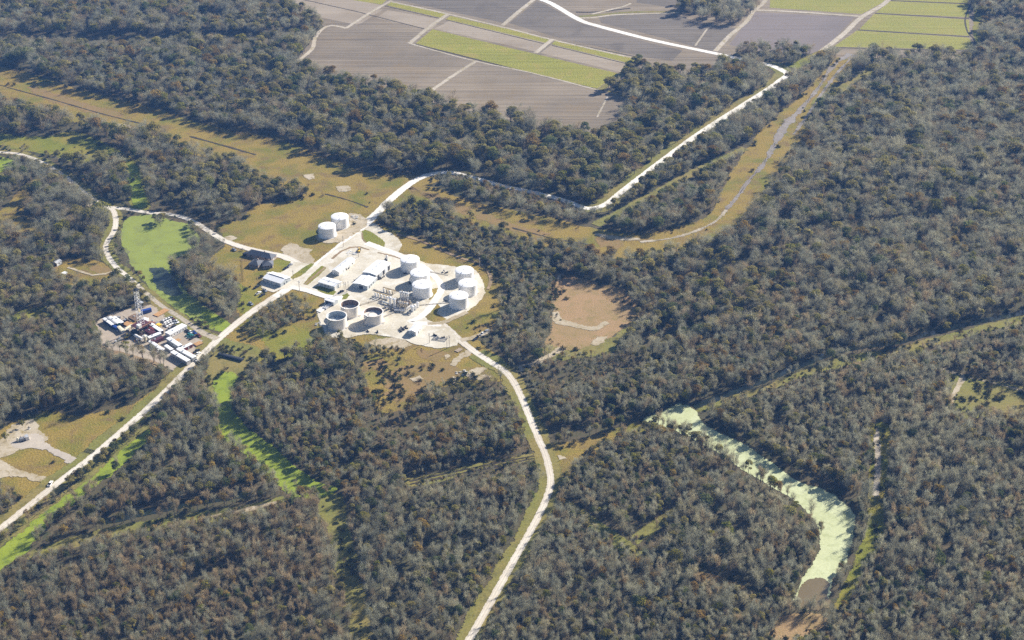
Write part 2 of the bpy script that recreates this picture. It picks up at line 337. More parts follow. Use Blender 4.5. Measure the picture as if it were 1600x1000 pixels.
POND2 = [(250, 652), (254, 657), (230, 690), (195, 723), (150, 758), (125, 781), (90, 806), (56, 841), (40, 866), (5, 889), (-40, 916), (-40, 882), (0, 856), (20, 841), (55, 809), (100, 776), (150, 738), (180, 709), (215, 681)]
POND3 = [(338, 588), (372, 588), (364, 640), (388, 668), (432, 703), (472, 738), (500, 754), (525, 764), (500, 778), (450, 774), (428, 750), (393, 722), (348, 684), (340, 650)]
POND4 = [(1003, 658), (1040, 640), (1062, 630), (1086, 642), (1095, 658), (1115, 672), (1155, 690), (1195, 716), (1235, 745), (1262, 758), (1292, 768), (1322, 790), (1338, 815), (1333, 842), (1323, 877), (1305, 895), (1298, 918), (1290, 948), (1245, 950), (1248, 915), (1262, 890), (1278, 862), (1284, 836), (1266, 806), (1243, 784), (1208, 763), (1162, 734), (1112, 703), (1066, 676), (1038, 668)]
LANEA = [(497, 785), (520, 767), (538, 775), (543, 810), (552, 850), (565, 900), (577, 960), (586, 1025), (552, 1025), (544, 965), (529, 905), (519, 860), (508, 820)]
LANEB = [(630, 750), (700, 735), (800, 714), (838, 708), (838, 718), (760, 732), (690, 752), (640, 760)]
LANEC = [(45, 862), (140, 832), (190, 820), (312, 800), (400, 786), (440, 776), (452, 788), (400, 804), (312, 819), (190, 836), (140, 848), (60, 876)]
LANED = [(853, 700), (880, 692), (915, 684), (950, 674), (1000, 658), (1040, 642), (1030, 664), (965, 688), (925, 708), (905, 730), (868, 738)]
LANEE = [(1083, 643), (1130, 624), (1200, 601), (1260, 577), (1310, 559), (1360, 550), (1400, 543), (1450, 530), (1520, 512), (1620, 488), (1620, 499), (1520, 523), (1450, 543), (1400, 555), (1340, 566), (1260, 588), (1200, 609), (1130, 634)]
CLRR = [(1475, 582), (1510, 586), (1560, 598), (1620, 613), (1620, 655), (1540, 652), (1485, 652), (1482, 620)]
LANEF = [(1363, 664), (1390, 664), (1388, 720), (1382, 780), (1379, 850), (1358, 874), (1342, 908), (1320, 956), (1303, 950), (1322, 905), (1340, 862), (1353, 830), (1355, 780), (1360, 720)]
LANEG = [(874, 782), (889, 780), (946, 821), (1012, 868), (1003, 880), (934, 834)]
LANEH = [(984, 840), (1050, 795), (1064, 794), (1061, 804), (996, 849)]
LANEI = [(1083, 895), (1110, 895), (1150, 910), (1195, 935), (1190, 946), (1140, 925), (1090, 906)]
CLRB = [(1213, 970), (1260, 958), (1295, 966), (1275, 988), (1235, 1012), (1200, 1015)]
STR3 = [(1418, 94), (1380, 110), (1340, 138), (1300, 155), (1272, 166), (1276, 152), (1330, 124), (1372, 98)]
GAP1 = [(-40, 50), (0, 53), (200, 57), (400, 55), (480, 45), (480, 58), (400, 72), (200, 76), (0, 72), (-40, 69)]
GAP2 = [(1240, 362), (1312, 353), (1425, 343), (1500, 332), (1620, 325), (1620, 333), (1500, 341), (1425, 353), (1312, 366), (1245, 373)]
GAP3 = [(1530, 30), (1640, 26), (1640, 36), (1530, 42)]
POT = [(335, 585), (345, 560), (372, 562), (370, 590)]

# ---- open ground covers
Z = [0.02]
def zz(d=0.0016): Z[0] += d; return Z[0]
sheet('meadow', ROWW, 'meadow', zz(), 5, 1.5)
sheet('meadow', ROWE, 'meadow', zz(), 5, 1.5)
sheet('meadow', PLANT, 'meadow', zz(), 5, 1.5)
sheet('meadow', OXB, 'meadow_green', zz(), 4, 1.2)
sheet('meadow', LEFTG, 'meadow', zz(), 4, 1.2)
sheet('meadow', CABIN, 'meadow', zz(), 4, 1.0)
sheet('meadow', SMALLG, 'meadow_green', zz(), 4, 1.0)
sheet('meadow', GLEFT, 'meadow', zz(), 4, 1.2)
sheet('meadow', [(322, 578), (345, 535), (395, 540), (418, 558), (392, 588), (374, 622), (342, 628), (318, 602)], 'verge', zz(), 5, 1.5)
sheet('meadow', LANEA, 'verge', zz(), 4, 1.0)
sheet('meadow', LANEB, 'verge', zz(), 3, 0.8)
sheet('meadow', LANEC, 'verge', zz(), 3, 0.8)
sheet('meadow', LANED, 'meadow', zz(), 4, 1.0)
sheet('meadow', LANEE, 'verge', zz(), 4, 1.0)
sheet('meadow', CLRR, 'verge', zz(), 4, 1.2)
sheet('meadow', LANEF, 'meadow_green', zz(), 3, 0.6)
sheet('meadow', CLRB, 'meadow_tan', zz(), 4, 1.0)
sheet('meadow', STR3, 'verge', zz(), 4, 1.0)
sheet('meadow', STRIPG, 'meadow_green', zz(), 2, 0.8)
sheet('meadow', PADT, 'meadow_tan', zz(), 6, 1.5)
sheet('meadow', [(850, 540), (862, 562), (905, 558), (960, 550), (1000, 505), (950, 530), (900, 545)], 'verge', zz(), 8, 2.0)
sheet('meadow', [(868, 434), (885, 431), (925, 441), (965, 449), (980, 456), (984, 474), (997, 489), (975, 500), (930, 512), (900, 510), (870, 502), (866, 470)], 'meadow_tan', zz(), 4, 1.0)
for p in (LANEG, LANEH): sheet('path', p, 'verge', zz(), 3, 0.8)
sheet('path', LANEI, 'rust_grass', zz(), 3, 0.8)
sheet('meadow', [(385, 500), (440, 505), (500, 525), (505, 535), (460, 556), (415, 566), (395, 563), (420, 545)], 'meadow_green', zz(), 6, 1.5)
sheet('meadow', [(345, 430), (380, 447), (395, 452), (415, 458), (398, 478), (380, 492), (372, 480), (378, 460)], 'meadow_green', zz(), 6, 1.5)
for p in ([(570, 566), (600, 560), (605, 572), (590, 582)], [(600, 585), (640, 570), (690, 565), (720, 580), (690, 600), (640, 625), (605, 620)], [(650, 545), (700, 552), (690, 562), (655, 560)], [(640, 292), (700, 312), (790, 345), (860, 366), (850, 372), (770, 350), (690, 322)], [(935, 372), (960, 370), (975, 384), (960, 390), (938, 386)], [(50, 135), (130, 160), (190, 178), (180, 184), (110, 168), (60, 150)], [(150, 414), (175, 420), (165, 430), (140, 420)], [(60, 402), (85, 410), (85, 425), (70, 420)]):
    sheet('meadow', p, 'rust_grass', zz(), 9, 2.0)
# ---- farmland: one cover per field
sheet('field', FARM, 'soil', zz(), 4, 0.6, smooth=False)
FIELDS = [
 ('soil_pale', [(430, -40), (475, -2), (540, 8), (598, 15), (560, 39), (505, 28), (430, 12), (395, -40)]),
 ('soil_pale', [(470, -14), (545, -2), (600, 9), (582, 21), (505, 6)]),
 ('soil_pale', [(606, 16), (690, 31), (673, 46), (588, 28)]),
 ('soil', [(584, 30), (671, 48), (640, 66), (548, 42)]),
 ('soil_pale', [(706, 31), (856, 66), (835, 80), (679, 45)]),
 ('soil_pale', [(862, 70), (988, 100), (972, 113), (845, 83)]),
 ('soil_dark', [(615, -2), (640, -40), (835, -40), (832, 0), (788, 36), (700, 17)]),
 ('soil_dark', [(838, 3), (850, 6), (905, 36), (1010, 66), (1066, 79), (1050, 95), (1005, 89), (870, 58), (796, 36)]),
 ('soil_dark', [(935, 26), (990, 22), (1055, 21), (1090, 36), (1150, 44), (1128, 72), (1112, 80), (1020, 55), (940, 36)]),
 ('soil', [(860, -40), (985, -40), (985, 5), (960, 12), (900, 18), (872, 0)]),
 ('soil_dark', [(1000, -40), (1190, -40), (1175, 10), (1065, 14), (995, 4)]),
 ('soil_east', [(1178, 19), (1335, 27), (1290, 74), (1270, 84), (1180, 80), (1140, 70)]),
 ('soil_east', [(1500, -40), (1400, -40), (1390, -30), (1500, -28)]),
 ('cane', [(545, -1), (606, -2), (596, 7)]),
 ('cane', [(613, 3), (697, 22), (690, 28), (604, 8)]),
 ('cane', [(704, 25), (859, 61), (853, 67), (697, 30)]),
 ('cane', [(868, 64), (998, 92), (988, 100), (862, 69)]),
 ('cane', [(676, 46), (800, 76), (966, 115), (932, 139), (800, 106), (650, 68)]),
 ('cane_east', [(1207, -40), (1410, -40), (1386, 0), (1346, 22), (1203, 12)]),
 ('cane_east', [(1425, -40), (1515, -40), (1512, 5), (1395, 0)]),
 ('cane_east', [(1391, 2), (1512, 7), (1514, 27), (1369, 20)]),
 ('cane_east', [(1366, 22), (1514, 31), (1514, 56), (1343, 46)]),
 ('cane_east', [(1339, 48), (1514, 59), (1524, 78), (1303, 73)]),
]
for m, p in FIELDS: sheet('field', p, m, zz(), 0.6, 0.25, smooth=False)
sheet('meadow', [(1516, -30), (1522, 20), (1520, 50), (1528, 76), (1534, 60), (1534, 30), (1524, -30)], 'meadow_green', zz(), 3, 0.8)
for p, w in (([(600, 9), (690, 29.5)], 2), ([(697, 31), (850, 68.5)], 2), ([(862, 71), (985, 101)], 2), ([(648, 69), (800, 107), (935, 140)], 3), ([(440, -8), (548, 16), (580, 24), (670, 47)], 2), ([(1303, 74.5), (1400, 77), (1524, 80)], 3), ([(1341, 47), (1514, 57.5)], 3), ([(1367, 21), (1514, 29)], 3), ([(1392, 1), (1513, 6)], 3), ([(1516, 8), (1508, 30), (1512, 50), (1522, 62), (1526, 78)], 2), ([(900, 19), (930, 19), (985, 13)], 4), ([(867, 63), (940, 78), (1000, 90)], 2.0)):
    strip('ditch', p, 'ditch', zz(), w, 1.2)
for p, w, m in (([(612, 1), (585, 16), (541, 44)], 5, 'dirt_track'), ([(700, 22), (670, 43), (640, 68)], 6, 'dirt_track'), ([(608, 2), (700, 22), (800, 46), (862, 62), (990, 91)], 4, 'dirt_track'),
             ([(864, 61), (850, 72), (837, 83)], 6, 'dirt_track'), ([(840, -5), (812, 17), (785, 40)], 6, 'dirt_track'), ([(745, 95), (710, 117), (675, 141)], 5, 'dirt_track'),
             ([(541, 44), (518, 40), (503, 46), (492, 60), (488, 76), (470, 92), (455, 104)], 5, 'dirt_track'), ([(1000, 92), (970, 117), (938, 141)], 7, 'verge'), ([(988, 155), (975, 180), (955, 210)], 5, 'dirt_track'), ([(948, 142), (988, 155)], 3, 'verge'),
             ([(905, 26), (930, 24), (990, 19), (1062, 19)], 6, 'verge'), ([(905, 28), (925, 28), (965, 23), (1062, 20)], 4.5, 'dirt_track'),
             ([(1215, -30), (1195, 2), (1178, 17), (1165, 35), (1140, 56), (1118, 80)], 6, 'dirt_track'), ([(1105, 45), (1086, 72)], 2.5, 'dirt_track'), ([(640, 68), (740, 95), (830, 114), (935, 141)], 3.0, 'dirt_track'),
             ([(950, 150), (933, 183)], 2, 'dirt_track'), ([(985, 5), (975, 10), (925, 22)], 4, 'dirt_track')):
    strip('track', p, m, zz(), w, 2.0)
# ---- water
sheet('pond', POND1, 'duckweed_olive', zz(), 4, 1.0)
sheet('pond', [(236, 420), (262, 424), (284, 452), (278, 462), (254, 458), (240, 440)], 'painted_shade_water', zz(), 5, 1.5)  # dark water, with the shadow lying on it put into its colour
sheet('pond', OXW, 'duckweed_bright', zz(), 4, 1.0)
sheet('pond', [(193, 262), (212, 258), (222, 290), (230, 322), (210, 322), (204, 292)], 'duckweed_bright', zz(), 3, 0.8)
sheet('pond', [(315, 486), (340, 494), (362, 508), (350, 520), (325, 510)], 'duckweed_bright', zz(), 4, 1.0)
sheet('pond', POND2, 'duckweed_bright', zz(), 4, 1.2)
sheet('pond', POND3, 'duckweed_bright', zz(), 4, 1.2)
sheet('pond', POND4, 'duckweed_pale', zz(), 3, 1.0)
sheet('pond', [(1258, 905), (1285, 903), (1296, 912), (1290, 948), (1245, 950), (1248, 925)], 'brown_water', zz(), 3, 1.5)
strip('path', [(330, 808), (370, 800), (410, 791), (440, 782)], 'sand', zz(), [2, 3.5, 4.5, 3], 2, wob=0.2)
strip('path', [(1478, 648), (1490, 618), (1506, 588)], 'sand', zz(), 4, 2, wob=0.15)
strip('path', [(1470, 577), (1500, 586), (1550, 598), (1630, 618)], 'sand', zz(), 3, 2.5, wob=0.2)
strip('path', [(1368, 668), (1372, 720), (1368, 775)], 'dirt_track', zz(), 4, 2.5)
strip('path', [(882, 783), (940, 826), (1006, 873)], 'verge', zz(), 3.5, 3)
strip('canal', [(165, 815), (230, 800), (310, 784), (400, 770)], 'dark_water', zz(), 7, 3)
strip('canal', [(1083, 636), (1200, 592), (1310, 549), (1400, 535), (1450, 522), (1530, 503), (1640, 480)], 'dark_water', zz(), 6, 3)
# ---- mud and bare patches on the right-of-way
strip('track', [(1328, 84), (1300, 105), (1278, 138), (1250, 172), (1228, 195), (1212, 222), (1203, 240), (1190, 260), (1172, 280), (1150, 310), (1128, 335)], 'mud', zz(), [6, 5, 4, 3.5, 4, 7, 7, 4, 3.5, 3.5, 3], 4, wob=0.3)
strip('track', [(1135, 328), (1118, 346), (1085, 362), (1045, 373), (1000, 378)], 'dirt_track', zz(), [3, 2.5, 2.5, 2.5], 2.5, wob=0.3)
strip('track', [(1335, 86), (1310, 112), (1285, 145), (1262, 180), (1240, 210)], 'mud', zz(), 3, 3, wob=0.3)
strip('track', [(1000, 374), (960, 372), (930, 366)], 'sand', zz(), [3, 8, 4], 4)
strip('track', [(-60, 112), (0, 133), (80, 155), (160, 178), (240, 198)], 'ditch', zz(), 1.6, 1.2, wob=0.3)
strip('track', [(296, 213), (340, 225), (400, 242)], 'ditch', zz(), 2.2, 1.6, wob=0.3)
strip('track', [(800, 356), (862, 372), (930, 384)], 'ditch', zz(), 1.6, 1.2, wob=0.3)
strip('track', [(508, 303), (545, 313), (575, 324)], 'ditch', zz(), 1.6, 1.5, wob=0.4)
strip('track', [(640, 752), (720, 735), (835, 712)], 'ditch', zz(), 1.5, 1.2, wob=0.3)
strip('track', [(640, 757), (720, 740), (835, 716)], 'ditch', zz(), 1.5, 1.2, wob=0.3)
# ---- sand
for p in ([(866, 505), (864, 490), (872, 487), (876, 498), (905, 506), (930, 510), (945, 502), (950, 505), (932, 516), (900, 512)],
          [(922, 538), (935, 528), (948, 527), (945, 535), (932, 542)], [(800, 576), (830, 566), (855, 552), (875, 540), (885, 545), (858, 560), (835, 571), (805, 583)],
          [(870, 436), (874, 429), (882, 433), (876, 437)], [(705, 570), (716, 557), (732, 547), (742, 550), (726, 560), (712, 573)], [(728, 585), (745, 575), (762, 574), (750, 585), (735, 592)], [(704, 597), (708, 588), (714, 592), (710, 600)],
          [(440, 390), (455, 380), (470, 385), (488, 390), (484, 398), (492, 406), (482, 420), (462, 414), (448, 402)],
          [(-40, 712), (0, 690), (10, 672), (30, 660), (52, 656), (64, 672), (76, 688), (64, 696), (30, 704), (0, 716)], [(-30, 724), (0, 718), (20, 732), (60, 742), (80, 748), (82, 756), (60, 753), (30, 744), (-30, 750)],
          [(575, 535), (600, 528), (625, 530), (645, 540), (620, 545), (590, 543)], [(475, 274), (490, 272), (492, 280), (482, 281)], [(525, 292), (545, 290), (548, 297), (530, 300)], [(183, 193), (200, 195), (205, 200), (190, 201)], [(350, 370), (362, 368), (372, 372), (360, 377)], [(872, 712), (880, 711), (884, 716), (875, 718)], [(640, 592), (655, 588), (662, 592), (648, 597)], [(742, 590), (756, 586), (768, 588), (752, 596)], [(690, 556), (700, 553), (706, 558), (696, 562)]):
    sheet('sand_patch', p, 'sand', zz(), 4, 1.2)
sheet('sand_patch', [(15, 692), (40, 680), (60, 678), (72, 690), (95, 706), (125, 716), (140, 716), (138, 724), (120, 728), (90, 714), (60, 702), (25, 700)], 'grey_gravel', zz(), 4, 1.0)
sheet('brown_dirt', [(158, 540), (190, 548), (240, 563), (265, 577), (240, 572), (205, 562), (165, 552)], 'brown_dirt', zz(), 5, 1.5)
sheet('rig_pad', RIGP, 'rig_dirt', zz(), 3, 0.8)
sheet('verge', [(252, 645), (200, 685), (150, 728), (60, 800), (-30, 862), (-30, 874), (20, 842), (100, 777), (150, 739), (215, 682), (256, 652)], 'verge', zz(), 5, 1.2)
strip('verge', [(345, 527), (300, 568), (262, 606), (232, 636), (190, 672), (140, 715), (85, 757), (30, 800), (-40, 852)], 'verge', zz(), 17, 4, wob=0.1)
strip('verge', [(745, 552), (790, 580), (806, 606), (825, 648), (842, 690), (855, 725), (859, 758), (843, 800), (806, 868), (770, 930), (735, 992), (690, 1070)], 'verge', zz(), 15, 4, wob=0.1)
strip('verge', [(930, 352), (1000, 315), (1060, 282), (1110, 256), (1165, 232)], 'verge', zz(), 9, 4, wob=0.15)
strip('verge', [(1238, 106), (1270, 90), (1295, 78)], 'meadow_green', zz(), 14, 5)
strip('verge', [(1200, 98), (1222, 110), (1212, 132), (1150, 170), (1080, 214), (1025, 256), (968, 300), (940, 322), (912, 327)], 'verge', zz(), 21, 5, wob=0.1)
strip('verge', [(-60, 232), (0, 236), (50, 246), (100, 274), (165, 322), (181, 345), (168, 378), (172, 405), (200, 432), (240, 468), (290, 506), (332, 530)], 'verge', zz(), 12, 5, wob=0.1)
# ---- gravel roads and the plant's pad
strip('road', [(815, -18), (840, -3), (862, 6), (905, 31), (935, 41), (1020, 63), (1114, 83), (1160, 93), (1202, 102), (1222, 110), (1231, 117), (1222, 124), (1205, 137), (1150, 172), (1090, 211), (1030, 255), (975, 297), (947, 319), (918, 326), (880, 313), (830, 300), (790, 292), (735, 277), (705, 270), (680, 271), (655, 279), (630, 295), (600, 321)], 'limestone', zz(), [8, 8.5, 8.5, 8, 8, 8, 7.5, 7, 6.5, 7, 8], 1.5)
strip('road', [(610, 312), (583, 339), (545, 375), (510, 403), (480, 428), (450, 451), (420, 470)], 'limestone', zz(), [7.5, 8.5, 9, 8.5, 8, 8, 7], 1.5)
strip('road', [(430, 464), (390, 490), (345, 527), (300, 571), (265, 606), (235, 635), (195, 670), (140, 717), (90, 755), (40, 795), (-20, 842), (-120, 915)], 'limestone_tree', zz(), [7, 6, 5.5, 5.2, 5], 1.5)
strip('road', [(-70, 230), (0, 238), (25, 240), (50, 247), (75, 259), (100, 275), (130, 300), (150, 315), (168, 323), (205, 328), (235, 333), (265, 335), (290, 341), (310, 351), (335, 367), (355, 378), (385, 388), (415, 395), (445, 402), (475, 418)], 'limestone_tree', zz(), [4.5, 4.5, 4.8, 5, 6, 8], 1.5)
strip('road', [(160, 320), (176, 328), (181, 345), (178, 362), (168, 377), (165, 390), (172, 405), (183, 419), (200, 433), (220, 451)], 'limestone_tree', zz(), [4.5, 5, 4.5, 4.5, 4], 1.5)
strip('road', [(215, 447), (240, 468), (255, 480), (275, 492), (300, 509), (320, 522), (340, 530)], 'dirt_track', zz(), [4, 4, 4.5, 6], 1.5)
strip('path', [(184, 421), (165, 428), (145, 430), (125, 424), (106, 418)], 'sand', zz(), 2.5, 1.5)
strip('path', [(137, 322), (148, 318), (165, 321)], 'sand', zz(), 5, 2.5)
strip('road', [(680, 500), (700, 515), (720, 533), (745, 552), (770, 568), (788, 580), (800, 593), (812, 615), (826, 648), (840, 682), (852, 710), (859, 738), (860, 760), (848, 793), (830, 828), (805, 872), (780, 917), (755, 962), (733, 1000), (695, 1065)], 'limestone_tree', zz(), [7, 5.5, 5, 4.8, 4.6, 4.6, 4.6, 4.6], 1.3)
strip('road', [(1400, -25), (1385, 3), (1345, 28), (1322, 50), (1300, 68), (1283, 80)], 'dirt_track', zz(), 7, 1.5)
strip('road', [(1178, 16), (1240, 18.5), (1345, 26)], 'dirt_track', zz(), 6, 1.5)
PADP = [(584, 349), (600, 360), (612, 365), (620, 372), (628, 382), (626, 390), (620, 396), (640, 400), (667, 412), (690, 414), (712, 417), (740, 420), (753, 438), (757, 457), (749, 472), (730, 487), (712, 495), (692, 504), (702, 514), (718, 530), (714, 540), (700, 543), (683, 545), (670, 542), (658, 539), (645, 537), (635, 532), (600, 525), (570, 523), (546, 528), (520, 527), (508, 521), (503, 508), (497, 495), (494, 484), (505, 476), (508, 467), (480, 456), (455, 450), (470, 436), (520, 392), (550, 372), (572, 356)]
sheet('gravel_pad', PADP, 'pad', zz(), 2, 0.6)
sheet('gravel_pad', [(405, 444), (414, 431), (425, 423), (450, 418), (460, 410), (478, 412), (492, 415), (470, 438), (455, 450), (440, 452), (428, 457), (410, 451)], 'pad', zz(), 2, 0.6)
sheet('gravel_pad', [(494, 372), (505, 358), (528, 340), (552, 334), (570, 340), (574, 350), (565, 360), (545, 372), (530, 380), (512, 381)], 'sand', zz(), 4, 1.0)
# grass islands and berms inside the plant
for p, m in (([(566, 362), (570, 359), (577, 361), (590, 370), (602, 380), (601, 386), (592, 386), (576, 382), (567, 374)], 'meadow_green'),
             ([(474, 444), (479, 437), (503, 416), (510, 418), (492, 436), (480, 446)], 'meadow_green'), ([(490, 449), (499, 447), (526, 456), (520, 463), (505, 459)], 'meadow_green'),
             ([(664, 495), (677, 481), (684, 474), (688, 480), (682, 490), (697, 499), (678, 504), (668, 500)], 'meadow'), ([(674, 421), (679, 424), (690, 439), (686, 440)], 'meadow'), ([(675, 452), (686, 450), (688, 453), (676, 466), (670, 470)], 'meadow'),
             ([(425, 409), (434, 406), (455, 409), (450, 417), (438, 426), (418, 424)], 'meadow_green'), ([(453, 434), (466, 424), (486, 412), (491, 413), (470, 432), (458, 437)], 'meadow_green'), ([(535, 462), (543, 458), (546, 462), (540, 468), (533, 468)], 'meadow_green')):
    sheet('lawn', p, m, zz(), 1.5, 0.4)
for p, w in (([(519, 405), (533, 393), (548, 387), (562, 386), (577, 391)], 2.2), ([(590, 395), (612, 400), (630, 406)], 1.8), ([(620, 366), (650, 374), (690, 391), (722, 404), (748, 412), (763, 424), (767, 440), (762, 452)], 3.0), ([(476, 445), (508, 418)], 1.6), ([(566, 364), (567, 374), (577, 383), (594, 388)], 1.3), ([(676, 424), (688, 440)], 1.3)):
    strip('berm', p, 'brown_dirt', zz(), w, 1.0, wob=0.12)
strip('road', [(656, 414), (672, 425), (686, 440), (690, 452), (682, 466), (670, 484), (655, 497), (640, 503), (690, 508)], 'limestone', zz(), 6, 1.2)
strip('road', [(455, 449), (480, 454), (508, 463), (535, 466)], 'limestone', zz(), 6, 1.2)
strip('road', [(572, 380), (600, 390), (632, 402)], 'limestone', zz(), 7, 1.2)
strip('path', [(668, 506), (690, 505), (712, 496), (730, 488)], 'sand', zz(), 4.5, 1.5)
strip('path', [(720, 532), (735, 529), (752, 523), (768, 515)], 'sand', zz(), 5, 1.5)
# ------------------------------------------------------------------ trees
leafmat('twig_grey', (0.330, 0.315, 0.215), (0.302, 0.302, 0.218), (0.365, 0.318, 0.185), trans=0.5, val=0.28)
leafmat('twig_brown', (0.345, 0.270, 0.160), (0.315, 0.262, 0.160), (0.380, 0.285, 0.155), trans=0.5, val=0.28)
leafmat('leaf_olive', (0.250, 0.235, 0.080), (0.270, 0.235, 0.085), (0.30, 0.255, 0.085), trans=0.5, val=0.30)
leafmat('leaf_green', (0.125, 0.150, 0.052), (0.140, 0.160, 0.058), (0.180, 0.190, 0.065), trans=0.5, val=0.30)
leafmat('leaf_rust', (0.275, 0.180, 0.055), (0.260, 0.185, 0.055), (0.300, 0.220, 0.050), trans=0.35, val=0.25)
leafmat('leaf_yellow', (0.210, 0.205, 0.035), (0.240, 0.210, 0.040), (0.180, 0.200, 0.035), trans=0.35, val=0.25)
leafmat('bark', (0.155, 0.135, 0.110), (0.135, 0.118, 0.098), (0.190, 0.170, 0.145), trans=0.0, val=0.2)
leafmat('shrub_olive', (0.120, 0.110, 0.040), (0.090, 0.100, 0.032), (0.165, 0.125, 0.050), trans=0.25, val=0.35)
leafmat('shrub_brown', (0.190, 0.145, 0.085), (0.165, 0.135, 0.080), (0.215, 0.160, 0.080), trans=0.2, val=0.3)
leafmat('shrub_dark', (0.040, 0.058, 0.020), (0.050, 0.062, 0.024), (0.075, 0.085, 0.028), trans=0.25, val=0.3)

def prism(V, F, a, b, ra, rb, k=3):
    a = np.asarray(a, float); b = np.asarray(b, float); d = b-a; d /= np.linalg.norm(d)+1e-9
    u = np.cross(d, [0.3, 0.2, 1.0]); u /= np.linalg.norm(u)+1e-9; w = np.cross(d, u); s = len(V)
    for p, r in ((a, ra), (b, rb)):
        for i in range(k):
            t = 2*math.pi*i/k; V.append(p+u*r*math.cos(t)+w*r*math.sin(t))
    for i in range(k): F.append((s+i, s+(i+1) % k, s+k+(i+1) % k, s+k+i))
def blades(V, F, P, D, L, W, rng):
    """thin twig blades from points P along D"""
    for p, d, le, wi in zip(P, D, L, W):
        s = len(V); q = rng.standard_normal(3); u = np.cross(d, q); u /= np.linalg.norm(u)+1e-9
        V += [p-u*wi, p+u*wi, p+d*le]; F.append((s, s+1, s+2))
def make_tree(kind, seed):
    """returns trunk (V, F) and crown (V, F) for a tree about 13 m tall"""
    rng = np.random.default_rng(seed); h = 13.0*rng.uniform(0.9, 1.1); R = rng.uniform(3.0, 4.2)
    Vt, Ft, Vc, Fc = [], [], [], []
    thin = kind.startswith('thin'); bare = thin or kind in ('grey', 'brown')
    if thin: R = rng.uniform(1.7, 2.3)
    lean = rng.uniform(-0.5, 0.5, 2); top = np.array([lean[0], lean[1], h*0.62])
    prism(Vt, Ft, (0, 0, -0.3), top*0.5, 0.24, 0.19, 6); prism(Vt, Ft, top*0.5, top, 0.19, 0.10, 6)
    tips = []
    nl = 8 if bare else 6
    for i in range(nl):
        f = rng.uniform(0.30, 1.0); a = 2*math.pi*(i/nl)+rng.uniform(-0.4, 0.4)
        p0 = top*f; up = rng.uniform(0.55, 1.3) if f < 0.9 else rng.uniform(1.2, 2.5)
        d = np.array([math.cos(a), math.sin(a), up]); d /= np.linalg.norm(d)
        if thin: d = np.array([math.cos(a), math.sin(a), rng.uniform(1.2, 2.6)]); d /= np.linalg.norm(d)
        L = (R*rng.uniform(1.2, 1.7) if thin else R*rng.uniform(0.75, 1.15)) if f < 0.9 else h*0.36
        p1 = p0+d*L*0.55; d2 = d+np.array([0, 0, 0.45]); d2 /= np.linalg.norm(d2); p2 = p1+d2*L*0.6
        prism(Vc, Fc, p0, p1, 0.10, 0.07); prism(Vc, Fc, p1, p2, 0.07, 0.035)
        tips += [(p1, d), (p2, d2), ((p1+p2)/2, d2)]
        if bare:
            for j in range(3):
                e = d2+rng.standard_normal(3)*0.6; e[2] = abs(e[2])*0.8+0.1; e /= np.linalg.norm(e)
                q = p0+(p2-p0)*rng.uniform(0.45, 0.95); r = q+e*rng.uniform(1.2, 2.2)
                prism(Vc, Fc, q, r, 0.05, 0.025); tips += [(r, e), ((q+r)/2, e)]
    if bare:
        n = 11 if thin else 15
        for p, d in tips:
            P = p+rng.standard_normal((n, 3))*([0.42, 0.42, 0.7] if thin else [0.75, 0.75, 0.6])
            D = d*0.8+rng.standard_normal((n, 3))*(0.45 if thin else 0.75)+[0, 0, 0.7 if thin else 0.35]; D /= np.linalg.norm(D, axis=1)[:, None]
            blades(Vc, Fc, P, D, rng.uniform(0.7, 1.6, n), rng.uniform(0.03, 0.065, n), rng)
    else:
        lob = [(np.array([0, 0, h*0.74]), R*0.80)]
        for i in range(8):
            a = rng.uniform(0, 6.28); rr = R*rng.uniform(0.35, 0.75); lob.append((np.array([rr*math.cos(a), rr*math.sin(a), h*rng.uniform(0.42, 0.82)]), R*rng.uniform(0.32, 0.55)))
        per = 95 if kind in ('olive', 'green') else 70
        for c, r in lob:
            m = int(per*(r/R/0.5)**1.5)+30
            N = rng.standard_normal((m, 3)); N /= np.linalg.norm(N, axis=1)[:, None]; N[:, 2] = np.where(N[:, 2] < -0.3, -N[:, 2], N[:, 2])
            P = c+N*r*rng.uniform(0.65, 1.08, (m, 1))*[1, 1, 0.85]
            for p, nn in zip(P, N):
                nn = nn+rng.standard_normal(3)*0.6; nn /= np.linalg.norm(nn)
                u = np.cross(nn, rng.standard_normal(3)); u /= np.linalg.norm(u)+1e-9; w = np.cross(nn, u); s = len(Vc); z = rng.uniform(0.20, 0.42)
                Vc += [p-u*z-w*z*0.6, p+u*z*0.9-w*z*0.5, p+u*z*0.6+w*z*0.7, p-u*z*0.5+w*z*0.9]; Fc.append((s, s+1, s+2, s+3))
    return (Vt, Ft), (Vc, Fc)
